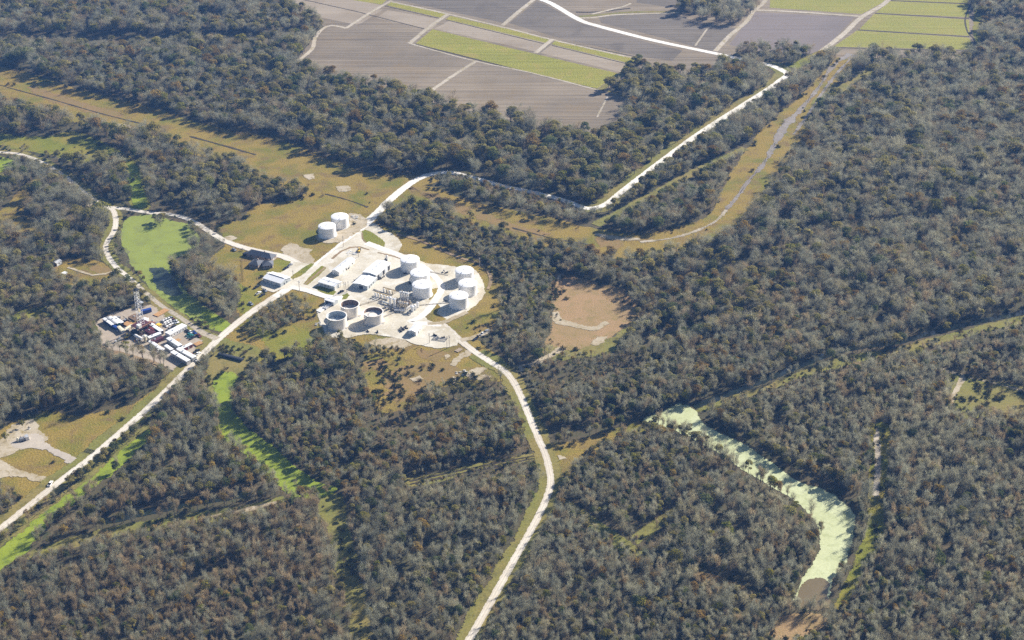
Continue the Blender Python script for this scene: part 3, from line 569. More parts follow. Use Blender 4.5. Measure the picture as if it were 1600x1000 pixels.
def make_shrub(seed, twiggy):
    rng = np.random.default_rng(seed); V, F = [], []
    for i in range(5):
        a = rng.uniform(0, 6.28); e = np.array([math.cos(a)*0.8, math.sin(a)*0.8, rng.uniform(0.8, 1.6)]); prism(V, F, (0, 0, -0.1), e, 0.05, 0.02)
        n = 26
        if twiggy:
            D = rng.standard_normal((n, 3))*0.6+[0, 0, 0.7]; D /= np.linalg.norm(D, axis=1)[:, None]
            blades(V, F, e+rng.standard_normal((n, 3))*[0.5, 0.5, 0.4], D, rng.uniform(0.4, 1.0, n), rng.uniform(0.05, 0.1, n), rng)
        else:
            for p in e*[1, 1, 0.8]+rng.standard_normal((n, 3))*[0.5, 0.5, 0.38]:
                nn = rng.standard_normal(3)+[0, 0, 0.6]; nn /= np.linalg.norm(nn); u = np.cross(nn, rng.standard_normal(3)); u /= np.linalg.norm(u); w = np.cross(nn, u); s = len(V); z = rng.uniform(0.15, 0.32)
                V += [p-u*z-w*z*0.6, p+u*z-w*z*0.5, p+u*z*0.6+w*z, p-u*z*0.6+w*z]; F.append((s, s+1, s+2, s+3))
    return V, F
CROWN_MAT = {'thingrey': 'twig_grey', 'thinbrown': 'twig_brown', 'grey': 'twig_grey', 'brown': 'twig_brown', 'olive': 'leaf_olive', 'green': 'leaf_green', 'rust': 'leaf_rust', 'yellow': 'leaf_yellow'}
VARIANTS = [('grey', 1), ('grey', 2), ('grey', 3), ('grey', 4), ('brown', 5), ('brown', 6), ('brown', 7), ('olive', 8), ('olive', 9), ('olive', 10), ('green', 11), ('green', 12), ('rust', 13), ('rust', 14), ('yellow', 15), ('thingrey', 16), ('thingrey', 17), ('thingrey', 18), ('thingrey', 19), ('thinbrown', 20), ('thinbrown', 21), ('thinbrown', 22)]
KIDX = {}
for i, (k, s) in enumerate(VARIANTS): KIDX.setdefault(k, []).append(i)
protos = bpy.data.collections.new('woodland_variants'); TR_ME = []; CR_ME = []
for i, (k, s) in enumerate(VARIANTS):
    (Vt, Ft), (Vc, Fc) = make_tree(k, s)
    TR_ME.append(mesh_np('trunk', Vt, Ft, 'bark')); CR_ME.append(mesh_np('crown', Vc, Fc, CROWN_MAT[k]))
    nt = len(Vt); me = mesh_np('woodland_tree', Vt+Vc, Ft+[tuple(x+nt for x in f) for f in Fc], ['bark', CROWN_MAT[k]], midx=[0]*len(Ft)+[1]*len(Fc))
    o = bpy.data.objects.new('woodland_tree_%02d' % i, me); protos.objects.link(o)
sprotos = bpy.data.collections.new('undergrowth_variants')
for i, (m, tw) in enumerate((('shrub_olive', 0), ('shrub_olive', 0), ('shrub_brown', 1), ('shrub_brown', 1), ('shrub_dark', 0), ('shrub_dark', 0))):
    V, F = make_shrub(40+i, tw); o = bpy.data.objects.new('undergrowth_shrub_%02d' % i, mesh_np('undergrowth_shrub', V, F, m)); sprotos.objects.link(o)

# ---- where trees stand
def inside(P, poly):
    poly = np.asarray(poly, float); x, y = P[:, 0], P[:, 1]; r = np.zeros(len(P), bool); j = len(poly)-1
    for i in range(len(poly)):
        xi, yi = poly[i]; xj, yj = poly[j]
        c = (yi > y) != (yj > y)
        if yj != yi: r ^= c & (x < (xj-xi)*(y-yi)/(yj-yi)+xi)
        j = i
    return r
W3 = [(588, 347), (610, 337), (650, 330), (725, 350), (800, 374), (860, 392), (870, 430), (860, 470), (840, 520), (800, 560), (765, 545), (750, 528), (782, 490), (784, 465), (787, 442), (775, 424), (737, 402), (687, 382), (650, 371), (617, 359)]
PAINT = [('O', q) for q in (FARM, ROWW, ROWE, PLANT, OXB, OXW, LEFTG, CABIN, SMALLG, RIGP, GLEFT, POND1, POND2, POND3, POND4, LANEA, LANEB, LANEC, LANED, LANEE, CLRR, LANEF, LANEG, LANEH, LANEI, CLRB, STR3, GAP1, GAP2, GAP3, STRIPG, PADT, POT)]
PAINT += [('O', [(1040, 640), (1062, 628), (1092, 640), (1118, 663), (1160, 683), (1200, 708), (1240, 737), (1296, 763), (1340, 790), (1346, 815), (1338, 845), (1325, 880), (1300, 900), (1290, 880), (1310, 840), (1295, 805), (1230, 765), (1150, 715), (1080, 672)]), ('O', [(1180, 92), (1235, 104), (1242, 122), (1205, 144), (1188, 132), (1192, 115)]), ('O', [(560, 575), (588, 650), (628, 650), (665, 634), (705, 620), (750, 612), (790, 600), (700, 560)]), ('O', [(850, 545), (862, 565), (905, 560), (960, 552), (1000, 505)]), ('F', [(1062, 22), (1085, 30), (1110, 37), (1150, 40), (1173, 26), (1185, 8), (1180, -2), (1062, 4)]),
          ('M', [(688, 279), (720, 282), (800, 300), (900, 331), (935, 345), (895, 344), (800, 321), (750, 311), (702, 297), (684, 288)]),
          ('M', [(1100, 640), (1200, 607), (1340, 566), (1450, 542), (1620, 498), (1620, 516), (1520, 541), (1450, 560), (1340, 584), (1200, 626), (1120, 652)]), ('M', [(865, 672), (930, 660), (1000, 646), (1000, 656), (930, 672), (868, 688)]),
          ('L', [(372, 262), (400, 279), (450, 293), (484, 298), (480, 306), (432, 321), (395, 325), (372, 305)]),
          ('L', [(395, 502), (420, 482), (455, 466), (478, 467), (488, 480), (482, 496), (455, 508), (430, 522), (405, 530), (385, 522)]),
          ('O', [(322, 578), (345, 535), (395, 540), (418, 558), (392, 588), (374, 622), (342, 628), (318, 602)]), ('M', [(560, 645), (640, 652), (720, 622), (790, 602), (806, 640), (700, 668), (620, 690), (560, 685)]), ('M', [(620, 742), (700, 726), (838, 698), (838, 706), (700, 734), (630, 749)]), ('M', [(630, 762), (700, 752), (836, 720), (838, 738), (700, 775), (630, 785)]), ('M', [(803, 592), (860, 560), (960, 550), (1010, 578), (925, 612), (850, 618)]),
          ('F', [(268, 425), (285, 405), (315, 392), (345, 386), (335, 400), (318, 414), (345, 428), (376, 446), (374, 470), (366, 495), (350, 500), (320, 484), (295, 462), (275, 440)]),
          ('L', [(662, 606), (690, 598), (715, 602), (720, 612), (700, 620), (670, 626)]), ('L', [(520, 532), (555, 538), (575, 552), (562, 575), (530, 560)]), ('L', [(572, 548), (600, 540), (622, 548), (620, 562), (590, 568), (572, 560)]),
          ('L', [(290, 345), (302, 352), (318, 365), (330, 375), (318, 378), (296, 362)]),
          ('L', [(236, 343), (252, 340), (260, 350), (246, 358)]), ('L', [(745, 535), (790, 528), (800, 560), (795, 572), (775, 560)])]
SHRUBBY = [([(560, 560), (600, 545), (640, 570), (720, 575), (770, 595), (705, 622), (640, 660), (585, 660), (570, 600)], 0.06), ([(800, 592), (860, 556), (900, 547), (950, 545), (985, 580), (900, 604), (850, 608)], 0.05), (CLRR, 0.07), (POT, 0.05), ([(322, 578), (345, 535), (395, 540), (418, 558), (392, 588), (374, 622), (342, 628), (318, 602)], 0.07),
           ([(340, 540), (380, 560), (375, 590), (335, 590), (325, 570)], 0.04), ([(840, 410), (870, 430), (860, 500), (830, 560), (805, 560), (815, 480)], 0.03), ([(250, 640), (200, 678), (150, 722), (60, 795), (-20, 852), (-20, 868), (20, 840), (100, 775), (150, 738), (215, 682), (255, 650)], 0.14),
           (LANEC, 0.03), (LANEB, 0.02), (LANEF, 0.01), (LANEE, 0.02), (LANEG, 0.04), (LANEH, 0.03), (LANED, 0.006), ([(690, 515), (730, 500), (775, 480), (770, 520), (740, 530), (720, 525)], 0.012), (STRIPG, 0.01), (ROWE, 0.002), (PLANT, 0.0006), (ROWW, 0.0005), (CABIN, 0.006), (GLEFT, 0.001), (LEFTG, 0.004), (OXB, 0.004), ([(150, 535), (245, 563), (275, 580), (250, 600), (180, 580)], 0.02), (PADT, 0.002)]
ROADS = [(([(815, -18), (862, 6), (905, 31), (1020, 63), (1114, 83), (1160, 93)]), 9.0), ([(1195, 100), (1222, 110), (1231, 117), (1205, 137), (1150, 172), (1090, 211), (1030, 255), (975, 297), (947, 319), (918, 326)], 8.0), ([(918, 326), (880, 313), (830, 300), (790, 292), (735, 277), (705, 270), (680, 271), (655, 279), (630, 295), (600, 321)], 5.0),
         ([(600, 321), (583, 339), (510, 403), (450, 451), (390, 490), (345, 527), (300, 571), (265, 606), (235, 635), (195, 670), (140, 717), (90, 755), (40, 795), (-20, 842), (-120, 915)], 6.5),
         ([(-70, 230), (0, 238), (50, 247), (75, 259), (100, 275), (130, 300), (150, 315), (168, 323), (205, 328), (265, 335), (290, 341), (310, 351), (335, 367), (385, 388), (415, 395)], 4.8),
         ([(160, 320), (176, 328), (181, 345), (178, 362), (168, 377), (165, 390), (172, 405), (183, 419), (200, 433), (220, 451), (240, 468), (300, 509), (320, 522), (340, 530)], 5.5), ([(184, 421), (165, 428), (145, 430), (125, 424), (106, 418)], 3.5),
         ([(680, 500), (720, 533), (770, 568), (788, 580), (800, 593), (826, 648), (852, 710), (859, 738), (860, 760), (848, 793), (805, 872), (755, 962), (733, 1000), (695, 1065)], 8.0), ([(1400, -25), (1345, 28), (1300, 68), (1283, 80), (1262, 94), (1238, 112)], 6.5), ([(720, 532), (752, 523), (768, 515)], 4),
         ([(165, 815), (230, 800), (310, 784), (400, 770)], 5.0), ([(1083, 636), (1200, 592), (1310, 549), (1450, 522), (1640, 480)], 4.0), ([(930, 352), (1000, 315), (1060, 282), (1110, 256), (1165, 232)], 4.5), ([(505, 780), (490, 830), (478, 900), (470, 1000)], 0.0)]
def near_roads(P):
    bad = np.zeros(len(P), bool)
    for px, m in ROADS:
        if m <= 0: continue
        Q = GN(px)
        for a, b in zip(Q[:-1], Q[1:]):
            d = b-a; t = np.clip(((P-a)@d)/(d@d), 0, 1); bad |= np.linalg.norm(P-(a+t[:, None]*d), axis=1) < m
    return bad
def vnoise(P, s, seed):
    r = np.random.default_rng(seed); out = np.zeros(len(P))
    for k in range(6):
        a = r.uniform(0, 6.28); f = s*r.uniform(0.6, 1.8); out += np.sin((P[:, 0]*math.cos(a)+P[:, 1]*math.sin(a))*f+r.uniform(0, 6.28))
    return out/6
def grid(step, jit):
    xs = np.arange(-900, 900, step); ys = np.arange(500, 2250, step); X, Y = np.meshgrid(xs, ys); X[1::2] += step/2
    P = np.stack([X.ravel(), Y.ravel()], 1)+RNG.uniform(-jit, jit, (X.size, 2))*step
    q = PX(P); k = (q[:, 0] > -110) & (q[:, 0] < 1710) & (q[:, 1] > -70) & (q[:, 1] < 1090)
    return P[k], q[k]
P, Q = grid(3.6, 0.65)
zone = np.full(len(P), 'F')
for z, poly in PAINT: zone[inside(Q, poly)] = z
zone[inside(Q, W3)] = 'L'
wob = vnoise(P, 0.5, 3)
big = vnoise(P, 0.022, 77)+0.6*vnoise(P, 0.06, 78)
keep = (zone != 'O') & ~((big > 0.12) & (RNG.random(len(P)) < 0.42)) & ~near_roads(P) & (RNG.random(len(P)) > 0.05)
keep &= ~((RNG.random(len(P)) < np.interp(Q[:, 1], [0, 330, 480, 620], [0.64, 0.62, 0.42, 0.04])) & (zone != 'L') & (zone != 'M'))
keep &= (vnoise(P, 0.09, 5)+0.8*vnoise(P, 0.2, 9) > -0.62)          # small glades
P, Q, zone, big = P[keep], Q[keep], zone[keep], big[keep]
n = len(P); W = np.zeros((n, 6)); names6 = ['grey', 'brown', 'olive', 'green', 'rust', 'yellow']
n1 = vnoise(P, 0.035, 21); n2 = vnoise(P, 0.05, 22)
W[:] = [0.60, 0.10, 0.17, 0.08, 0.025, 0.02]
def bump_w(cond, w): W[cond] = w
X_, Y_ = Q[:, 0], Q[:, 1]
bump_w((Y_ < 300) & (X_ > 280) & (X_ < 1230), [0.46, 0.10, 0.33, 0.06, 0.02, 0.03])
bump_w((Y_ < 120) & (X_ < 520), [0.62, 0.10, 0.18, 0.06, 0.02, 0.02])
bump_w((X_ > 1120) & (Y_ < 560), [0.72, 0.11, 0.11, 0.03, 0.02, 0.01])
bump_w((X_ > 900) & (X_ < 1250) & (Y_ > 400) & (Y_ < 620), [0.48, 0.12, 0.22, 0.09, 0.05, 0.03])
bump_w((X_ < 560) & (Y_ > 770), [0.38, 0.48, 0.06, 0.03, 0.035, 0.015])
bump_w((X_ < 880) & (X_ > 370) & (Y_ > 560) & (Y_ < 770), [0.38, 0.16, 0.24, 0.13, 0.06, 0.03])
bump_w((X_ < 460) & (Y_ > 160) & (Y_ < 560), [0.56, 0.15, 0.18, 0.05, 0.02, 0.04])
bump_w((X_ > 560) & (Y_ > 770), [0.70, 0.11, 0.07, 0.07, 0.025, 0.025])
bump_w((X_ > 1380) & (Y_ > 600), [0.74, 0.14, 0.04, 0.05, 0.015, 0.015])
W[zone == 'M'] = [0.4, 0.3, 0.2, 0.04, 0.04, 0.02]
W[:, 4] *= 1.5; W[:, 5] *= 1.3; W[:, 2] *= np.exp(1.6*n1); W[:, 3] *= np.exp(1.6*n2); W[:, 4] *= np.exp(2.0*vnoise(P, 0.06, 31)); W[zone == 'L'] *= [0.9, 0.9, 1.6, 1.4, 0.8, 1.2]
W /= W.sum(1)[:, None]; cum = W.cumsum(1); u = RNG.random(n); kind = (u[:, None] > cum).sum(1).clip(0, 5)
slim = RNG.random(n) < np.interp(Y_, [430, 620], [0.0, 0.85])
var = np.array([RNG.choice(KIDX[('thin' if (sl and k < 2) else '')+names6[k]]) for k, sl in zip(kind, slim)])
scl = (0.62+0.62*RNG.beta(2.2, 2.0, n))*(1+0.22*vnoise(P, 0.03, 41)); scl[kind == 0] *= 1.02; scl[kind >= 2] *= np.interp(Y_[kind >= 2], [330, 560], [1.05, 0.82])
scl *= np.interp(Y_, [0, 320, 480, 1000], [1.06, 1.03, 0.88, 0.80]); scl[big > 0.12] *= 1.22; scl[zone == 'L'] *= 0.60; scl[zone == 'M'] *= 0.45;  scl[(Y_ > 760)] *= 1.0
rot = RNG.uniform(0, 6.283, n); wide = np.interp(Y_, [0, 330, 520, 1000], [1.16, 1.14, 1.02, 0.92])*RNG.uniform(0.85, 1.2, n)
# trees standing in front of a road are young and low, as on any kept verge
def verge_limit(P):
    phi = np.arctan2(P[:, 0], P[:, 1]); rho = np.hypot(P[:, 0], P[:, 1]); lim = np.full(len(P), 99.0)
    dirx, diry = np.sin(phi), np.cos(phi)
    LN = [(r[0], a) for r, a in zip(ROADS[:9], (0.5, 0.0, 1.5, 0.0, 1.0, 1.0, 3.0, 0.0, 0.5))]
    LN += [([(882, 784), (940, 826), (1006, 872)], 2.0), ([(985, 844), (1056, 799)], 3.0), ([(1088, 900), (1150, 917), (1192, 940)], 2.0), ([(50, 872), (140, 842), (312, 812), (445, 784)], 2.5), ([(158, 545), (240, 569), (288, 588)], 2.0), ([(1360, 840), (1340, 880), (1312, 952)], 2.5), ([(1372, 670), (1366, 830)], 3.0), ([(640, 756), (760, 732), (838, 714)], 2.5), ([(800, 581), (835, 571), (858, 559), (884, 546)], 0.5), ([(-20, 900), (60, 850), (150, 775), (225, 695)], 0.0), ([(810, 540), (826, 500), (845, 404)], 2.0), ([(930, 352), (1000, 315), (1060, 282), (1110, 256), (1165, 232)], 1.0), ([(1010, 663), (1062, 686), (1162, 749), (1243, 793), (1270, 815), (1284, 838)], 5.0)]
    for px, allow in LN:
        Qr = GN(px)
        for a, b in zip(Qr[:-1], Qr[1:]):
            e = b-a; det = dirx*(-e[1])+diry*e[0]; det = np.where(np.abs(det) < 1e-9, 1e-9, det)
            r = (a[0]*(-e[1])+a[1]*e[0])/det; t = (dirx*a[1]-diry*a[0])/det
            ok = (t > -0.05) & (t < 1.05) & (r > rho)
            lim = np.where(ok, np.minimum(lim, allow+(r-rho-1.0)*H/np.maximum(r, 1)), lim)
    return lim
lim = verge_limit(P)
def sun_limit(P):
    lim = np.full(len(P), 99.0); dx, dy = -math.sin(SUN_AZ), -math.cos(SUN_AZ)
    for px, allow in [(ROADS[i][0], a) for i, a in ((1, 1.0), (3, 0.8), (4, 2.0), (5, 2.0), (7, 0.3))]+[([(330, 808), (370, 800), (410, 791), (440, 782)], 1.5)]:
        Qr = GN(px)
        for a, b in zip(Qr[:-1], Qr[1:]):
            e = b-a; det = dx*(-e[1])+dy*e[0]
            if abs(det) < 1e-6: continue
            wx, wy = a[0]-P[:, 0], a[1]-P[:, 1]; r = (wx*(-e[1])+wy*e[0])/det; t = (dx*wy-dy*wx)/det
            ok = (t > -0.02) & (t < 1.02) & (r > 0)
            lim = np.where(ok, np.minimum(lim, allow+np.maximum(r-2.0, 0)*math.tan(SUN_EL)), lim)
    return lim
lim = np.minimum(lim, sun_limit(P))
scl = np.minimum(scl, np.maximum(lim, 2.4)/12.5)

def scatter(name, P, var, rot, scl, coll, wid=None):
    me = bpy.data.meshes.new(name); me.from_pydata([(p[0], p[1], 0.0) for p in P], [], [])
    a = me.attributes.new('variant', 'INT', 'POINT'); a.data.foreach_set('value', var.astype(np.int32))
    set_attr(me, 'turn', rot); set_attr(me, 'size', scl); set_attr(me, 'girth', scl*(wid if wid is not None else 1.0))
    o = link(bpy.data.objects.new(name, me))
    ng = bpy.data.node_groups.new(name+'_scatter', 'GeometryNodeTree')
    ng.interface.new_socket('Geometry', in_out='INPUT', socket_type='NodeSocketGeometry'); ng.interface.new_socket('Geometry', in_out='OUTPUT', socket_type='NodeSocketGeometry')
    N, L = ng.nodes, ng.links; gi = N.new('NodeGroupInput'); go = N.new('NodeGroupOutput')
    ip = N.new('GeometryNodeInstanceOnPoints'); ci = N.new('GeometryNodeCollectionInfo'); ci.inputs[0].default_value = coll; ci.inputs[1].default_value = True; ci.inputs[2].default_value = True
    def na(nm, t):
        x = N.new('GeometryNodeInputNamedAttribute'); x.data_type = t; x.inputs[0].default_value = nm; return x.outputs[0]
    cx = N.new('ShaderNodeCombineXYZ'); L.new(na('turn', 'FLOAT'), cx.inputs[2])
    L.new(gi.outputs[0], ip.inputs['Points']); L.new(ci.outputs[0], ip.inputs['Instance']); ip.inputs['Pick Instance'].default_value = True
    L.new(na('variant', 'INT'), ip.inputs['Instance Index']); L.new(cx.outputs[0], ip.inputs['Rotation']); sv = N.new('ShaderNodeCombineXYZ'); gr = na('girth', 'FLOAT'); L.new(gr, sv.inputs[0]); L.new(gr, sv.inputs[1]); L.new(na('size', 'FLOAT'), sv.inputs[2]); L.new(sv.outputs[0], ip.inputs['Scale'])
    L.new(ip.outputs[0], go.inputs[0])
    md = o.modifiers.new('scatter', 'NODES'); md.node_group = ng
    return o

# the 285 trees that show largest (nearest the camera) plus a few that stand alone are objects of their own
inframe = (X_ > 0) & (X_ < 1600) & (Y_ < 1004)
rank = np.argsort(np.where(inframe, -Y_, 1e9)); own = rank[:288]
def tree_obj(p, v, r, s, name, label, cat, group, w=1.0):
    t = thing(name, label, cat, (p[0], p[1], 0), r, group); t.scale = (s*w, s*w, s)
    link(bpy.data.objects.new('trunk', TR_ME[v]), t); link(bpy.data.objects.new('crown', CR_ME[v]), t)
KN = {'grey': ('bare_tree', 'bare grey tree'), 'brown': ('brown_tree', 'brown twiggy tree'), 'olive': ('olive_tree', 'olive green leafy tree'), 'green': ('evergreen_tree', 'dark green evergreen tree'), 'rust': ('rust_tree', 'rust orange leafy tree'), 'yellow': ('yellow_tree', 'yellow green leafy tree')}
BELTS = [(0, 270, 1, 'from the left edge, along the bottom of the woods'), (270, 530, -1, 'left of the grassy lane, at the bottom edge'), (530, 745, -1, 'left of the gravel road, at the bottom edge'), (745, 1180, 1, 'right of the gravel road, at the bottom edge'), (1180, 1601, -1, 'from the right edge, along the bottom of the woods')]
def nth(i): return '%d%s' % (i, 'th' if 10 <= i % 100 <= 20 else {1: 'st', 2: 'nd', 3: 'rd'}.get(i % 10, 'th'))
for x0, x1, sg, txt in BELTS:
    for k in range(6):
        ids = [i for i in own if x0 <= X_[i] < x1 and kind[i] == k]; ids.sort(key=lambda i: sg*X_[i]); nm, lb = KN[names6[k]]
        for o_, i in enumerate(ids): tree_obj(P[i], var[i], rot[i], scl[i], nm, '%s %s %s' % (nth(o_+1), lb, txt), 'tree', 'trees in the front rows at the bottom edge', wide[i])
LONE = [((251, 354), 0, 0.75, 'bare_tree', 'bare grey tree between the gravel road and the top of the green pond'),
        ((702, 283), 7, 0.8, 'olive_tree', 'olive tree leaning over the white road at its bend above the plant'),
        ((733, 284), 8, 0.75, 'olive_tree', 'second olive tree beside the white road past its bend above the plant'),
        ((10, 690), 14, 0.6, 'yellow_tree', 'yellow green tree at the wood edge left of the sandy clearing'),
        ((36, 668), 14, 0.45, 'yellow_tree', 'small yellow green tree above the sandy clearing at the left edge'),
        ((1030, 655), 4, 0.6, 'brown_tree', 'twiggy brown tree standing in the upper end of the pale green pond'),
        ((600, 606), 10, 0.6, 'evergreen_tree', 'dark evergreen shrub tree in the marshy grass south of the tanks'),
        ((445, 492), 14, 0.5, 'yellow_tree', 'pale yellow green tree in the thicket right of the gravel road')]
for (px, v, s, nm, lb) in LONE:
    g_ = G(*px); tree_obj((g_.x, g_.y), v, 1.3, s, nm, lb, 'tree', None)
rest = np.ones(n, bool); rest[own] = False
wood = scatter('woodland', P[rest], var[rest], rot[rest], scl[rest], protos, wide[rest])
tag(wood, 'stuff', 'dense leafless winter woodland of grey, olive and rust trees', 'woodland')
# ---- shrubs and brush
S1, SQ = grid(3.2, 0.6); z1 = np.full(len(S1), 'F')
for z, poly in PAINT: z1[inside(SQ, poly)] = z
dens = np.where(z1 == 'O', 0.0, 0.010)
for poly, d in SHRUBBY: m_ = inside(SQ, poly) & (z1 == 'O'); dens[m_] = np.maximum(dens[m_], d)
edge_ = np.zeros(len(S1), bool)
for ox, oy in ((7, 0), (-7, 0), (0, 7), (0, -7)):
    q2 = PX(S1+np.array([ox, oy])); z2 = np.full(len(S1), 'F')
    for z, poly in PAINT: z2[inside(q2, poly)] = z
    edge_ |= (z2 != 'O')
dens = np.where((z1 == 'O') & edge_, np.maximum(dens, 0.035), dens)
clump = np.clip(0.35+1.6*vnoise(S1, 0.12, 51)+0.8*vnoise(S1, 0.3, 52), 0.0, 2.2); dens = dens*np.where(z1 == 'O', clump, 1.0)
for poly in (POND1, POND2, POND3, POND4, RIGP, FARM, PADP): dens[inside(SQ, poly)] = 0
dens[inside(SQ, W3)] = 0.03
k1 = (RNG.random(len(S1)) < dens*3.2*3.2) & ~near_roads(S1)
S1, SQ, z1 = S1[k1], SQ[k1], z1[k1]; ns = len(S1)
under = scatter('undergrowth', S1, RNG.choice([0, 1, 2, 3, 4, 5], ns, p=[0.22, 0.22, 0.13, 0.13, 0.15, 0.15]), RNG.uniform(0, 6.28, ns), RNG.uniform(0.5, 1.5, ns), sprotos)
tag(under, 'stuff', 'low brush and shrubs scattered over grass and wood edges', 'undergrowth')
print('TREES', n, 'SHRUBS', ns)
# ------------------------------------------------------------------ paints and metals
solid('tank_white', (0.80, 0.79, 0.77), 0.45, 0, 0.05, 0.25, ((0.62, 0.56, 0.46), 0.25), streak=0.2)
solid('tank_roof', (0.82, 0.82, 0.82), 0.5, 0, 0.05, 0.3, ((0.66, 0.63, 0.58), 0.3))
solid('tank_cream', (0.78, 0.73, 0.66), 0.5, 0, 0.06, 0.25, ((0.55, 0.45, 0.35), 0.25), streak=0.25)
solid('rust_inner', (0.28, 0.20, 0.15), 0.8, 0, 0.25, 0.4, ((0.45, 0.36, 0.28), 0.6))
solid('pale_inner', (0.46, 0.50, 0.52), 0.7, 0, 0.15, 0.4)
solid('floating_roof', (0.66, 0.62, 0.56), 0.7, 0, 0.12, 0.3, ((0.40, 0.30, 0.20), 0.7))
solid('dark_water_tank', (0.045, 0.050, 0.035), 0.2, 0, 0.1, 0.3)
solid('white_roof', (0.80, 0.81, 0.82), 0.4, 0, 0.04, 0.3, ((0.62, 0.60, 0.58), 0.3))
solid('white_wall', (0.70, 0.69, 0.66), 0.6, 0, 0.06, 0.5, ((0.5, 0.45, 0.38), 0.3))
solid('grey_wall', (0.42, 0.45, 0.46), 0.6, 0, 0.08, 0.5)
solid('dark_roof', (0.105, 0.112, 0.130), 0.8, 0, 0.18, 0.9)
solid('brick_wall', (0.34, 0.27, 0.22), 0.8, 0, 0.15, 1.5)
solid('dark_glass', (0.02, 0.025, 0.03), 0.12, 0, 0.05, 1)
solid('dark_steel', (0.055, 0.058, 0.065), 0.5, 0.3, 0.2, 0.8)
solid('grey_steel', (0.30, 0.31, 0.33), 0.45, 0.3, 0.12, 0.6, ((0.25, 0.18, 0.12), 0.4))
solid('galv_steel', (0.55, 0.56, 0.57), 0.4, 0.4, 0.1, 0.6)
solid('ochre_paint', (0.46, 0.33, 0.10), 0.6, 0, 0.18, 0.8, ((0.22, 0.13, 0.06), 0.7))
solid('beige_paint', (0.60, 0.52, 0.38), 0.6, 0, 0.1, 0.8, ((0.35, 0.25, 0.15), 0.5))
solid('yellow_paint', (0.72, 0.48, 0.04), 0.5, 0, 0.1, 0.9)
solid('blue_paint', (0.02, 0.06, 0.26), 0.4, 0, 0.1, 0.6)
solid('teal_paint', (0.02, 0.16, 0.16), 0.4, 0, 0.1, 0.6)
solid('red_paint', (0.17, 0.04, 0.035), 0.5, 0, 0.15, 0.8)
solid('maroon_paint', (0.085, 0.025, 0.032), 0.5, 0, 0.15, 0.8)
solid('black_paint', (0.02, 0.02, 0.024), 0.35, 0, 0.1, 0.8)
solid('silver_paint', (0.45, 0.47, 0.50), 0.3, 0.5, 0.05, 0.8)
solid('rubber', (0.018, 0.018, 0.018), 0.85, 0, 0.1, 1)
solid('weathered_wood', (0.30, 0.235, 0.165), 0.9, 0, 0.25, 1.2)
solid('orange_wood', (0.42, 0.24, 0.10), 0.9, 0, 0.25, 1.0, ((0.25, 0.13, 0.06), 0.6))
solid('brown_wood', (0.16, 0.105, 0.065), 0.9, 0, 0.25, 1.0)
solid('concrete', (0.50, 0.48, 0.44), 0.85, 0, 0.1, 0.6)
solid('cream_paint', (0.66, 0.60, 0.44), 0.5, 0, 0.08, 0.6)

def base_at(cx, ybase_front, w):
    """a round thing: centre on the ground from its middle x, the y of its front bottom edge and its width, all in pixels"""
    p = G(cx, ybase_front); s = math.hypot(p.length, H)/FPX*w/2
    return Vector((p.x, p.y+s, 0))
# ------------------------------------------------------------------ storage tanks
def closed_tank(name, label, loc, r, h, group, stair_az):
    t = thing(name, label, 'storage tank', loc, 0, group)
    MB().lathe([(r+0.9, 0.0), (r+0.9, 0.35), (r, 0.36)], 40).part('foundation_ring', 'concrete', t)
    sh = MB().lathe([(r, 0.3), (r, h)], 48, closed=False).part('shell', 'tank_white', t, True)
    for k in range(1, 4): MB().lathe([(r+0.03, h*k/4-0.05), (r+0.07, h*k/4), (r+0.03, h*k/4+0.05)], 48, closed=False).part('weld_seam', 'tank_white', sh, True)
    rf = MB().lathe([(r+0.12, h-0.15), (r+0.12, h+0.02), (r*0.98, h+0.12), (r*0.5, h+0.75), (0.6, h+1.05), (0.05, h+1.08)], 48).part('roof', 'tank_roof', t, True)
    for m_ in rf.data.polygons: m_.use_smooth = m_.normal.z > 0.5
    a = stair_az; MB().lathe([(0.35, h+0.4), (0.35, h+1.0)], 10, (r-1.5)*math.cos(a), (r-1.5)*math.sin(a)).part('hatch', 'galv_steel', rf)
    MB().lathe([(0.25, h+1.0), (0.25, h+1.6), (0.4, h+1.6), (0.4, h+1.75)], 10).part('vent', 'galv_steel', rf)
    s = MB(); pts = []
    for k in range(19):
        q = a-0.95+0.95*k/18; z = 0.3+(h-0.3)*k/18; R = r+0.5
        pts.append((R*math.cos(q), R*math.sin(q), z)); s.add([((r+0.05)*math.cos(q), (r+0.05)*math.sin(q), z), ((r+0.95)*math.cos(q), (r+0.95)*math.sin(q), z), ((r+0.95)*math.cos(q+0.05), (r+0.95)*math.sin(q+0.05), z), ((r+0.05)*math.cos(q+0.05), (r+0.05)*math.sin(q+0.05), z)], [(0, 1, 2, 3)])
    st = s.part('stair', 'galv_steel', t)
    MB().tube([((r+0.95)*math.cos(a-0.95+0.95*k/18), (r+0.95)*math.sin(a-0.95+0.95*k/18), 1.2+(h-0.3)*k/18) for k in range(19)], 0.05, 4).part('handrail', 'galv_steel', st)
    mw = MB().tube([((r-0.1)*math.cos(a+1.2), (r-0.1)*math.sin(a+1.2), 1.2), ((r+0.45)*math.cos(a+1.2), (r+0.45)*math.sin(a+1.2), 1.2)], 0.5, 12).part('manway', 'galv_steel', t)
    MB().tube([((r-0.1)*math.cos(a+2.0), (r-0.1)*math.sin(a+2.0), 0.8), ((r+1.6)*math.cos(a+2.0), (r+1.6)*math.sin(a+2.0), 0.8), ((r+1.8)*math.cos(a+2.0), (r+1.8)*math.sin(a+2.0), 0.1)], 0.16, 8).part('outlet_pipe', 'beige_paint', t)
    return t
TG = 'white storage tanks'
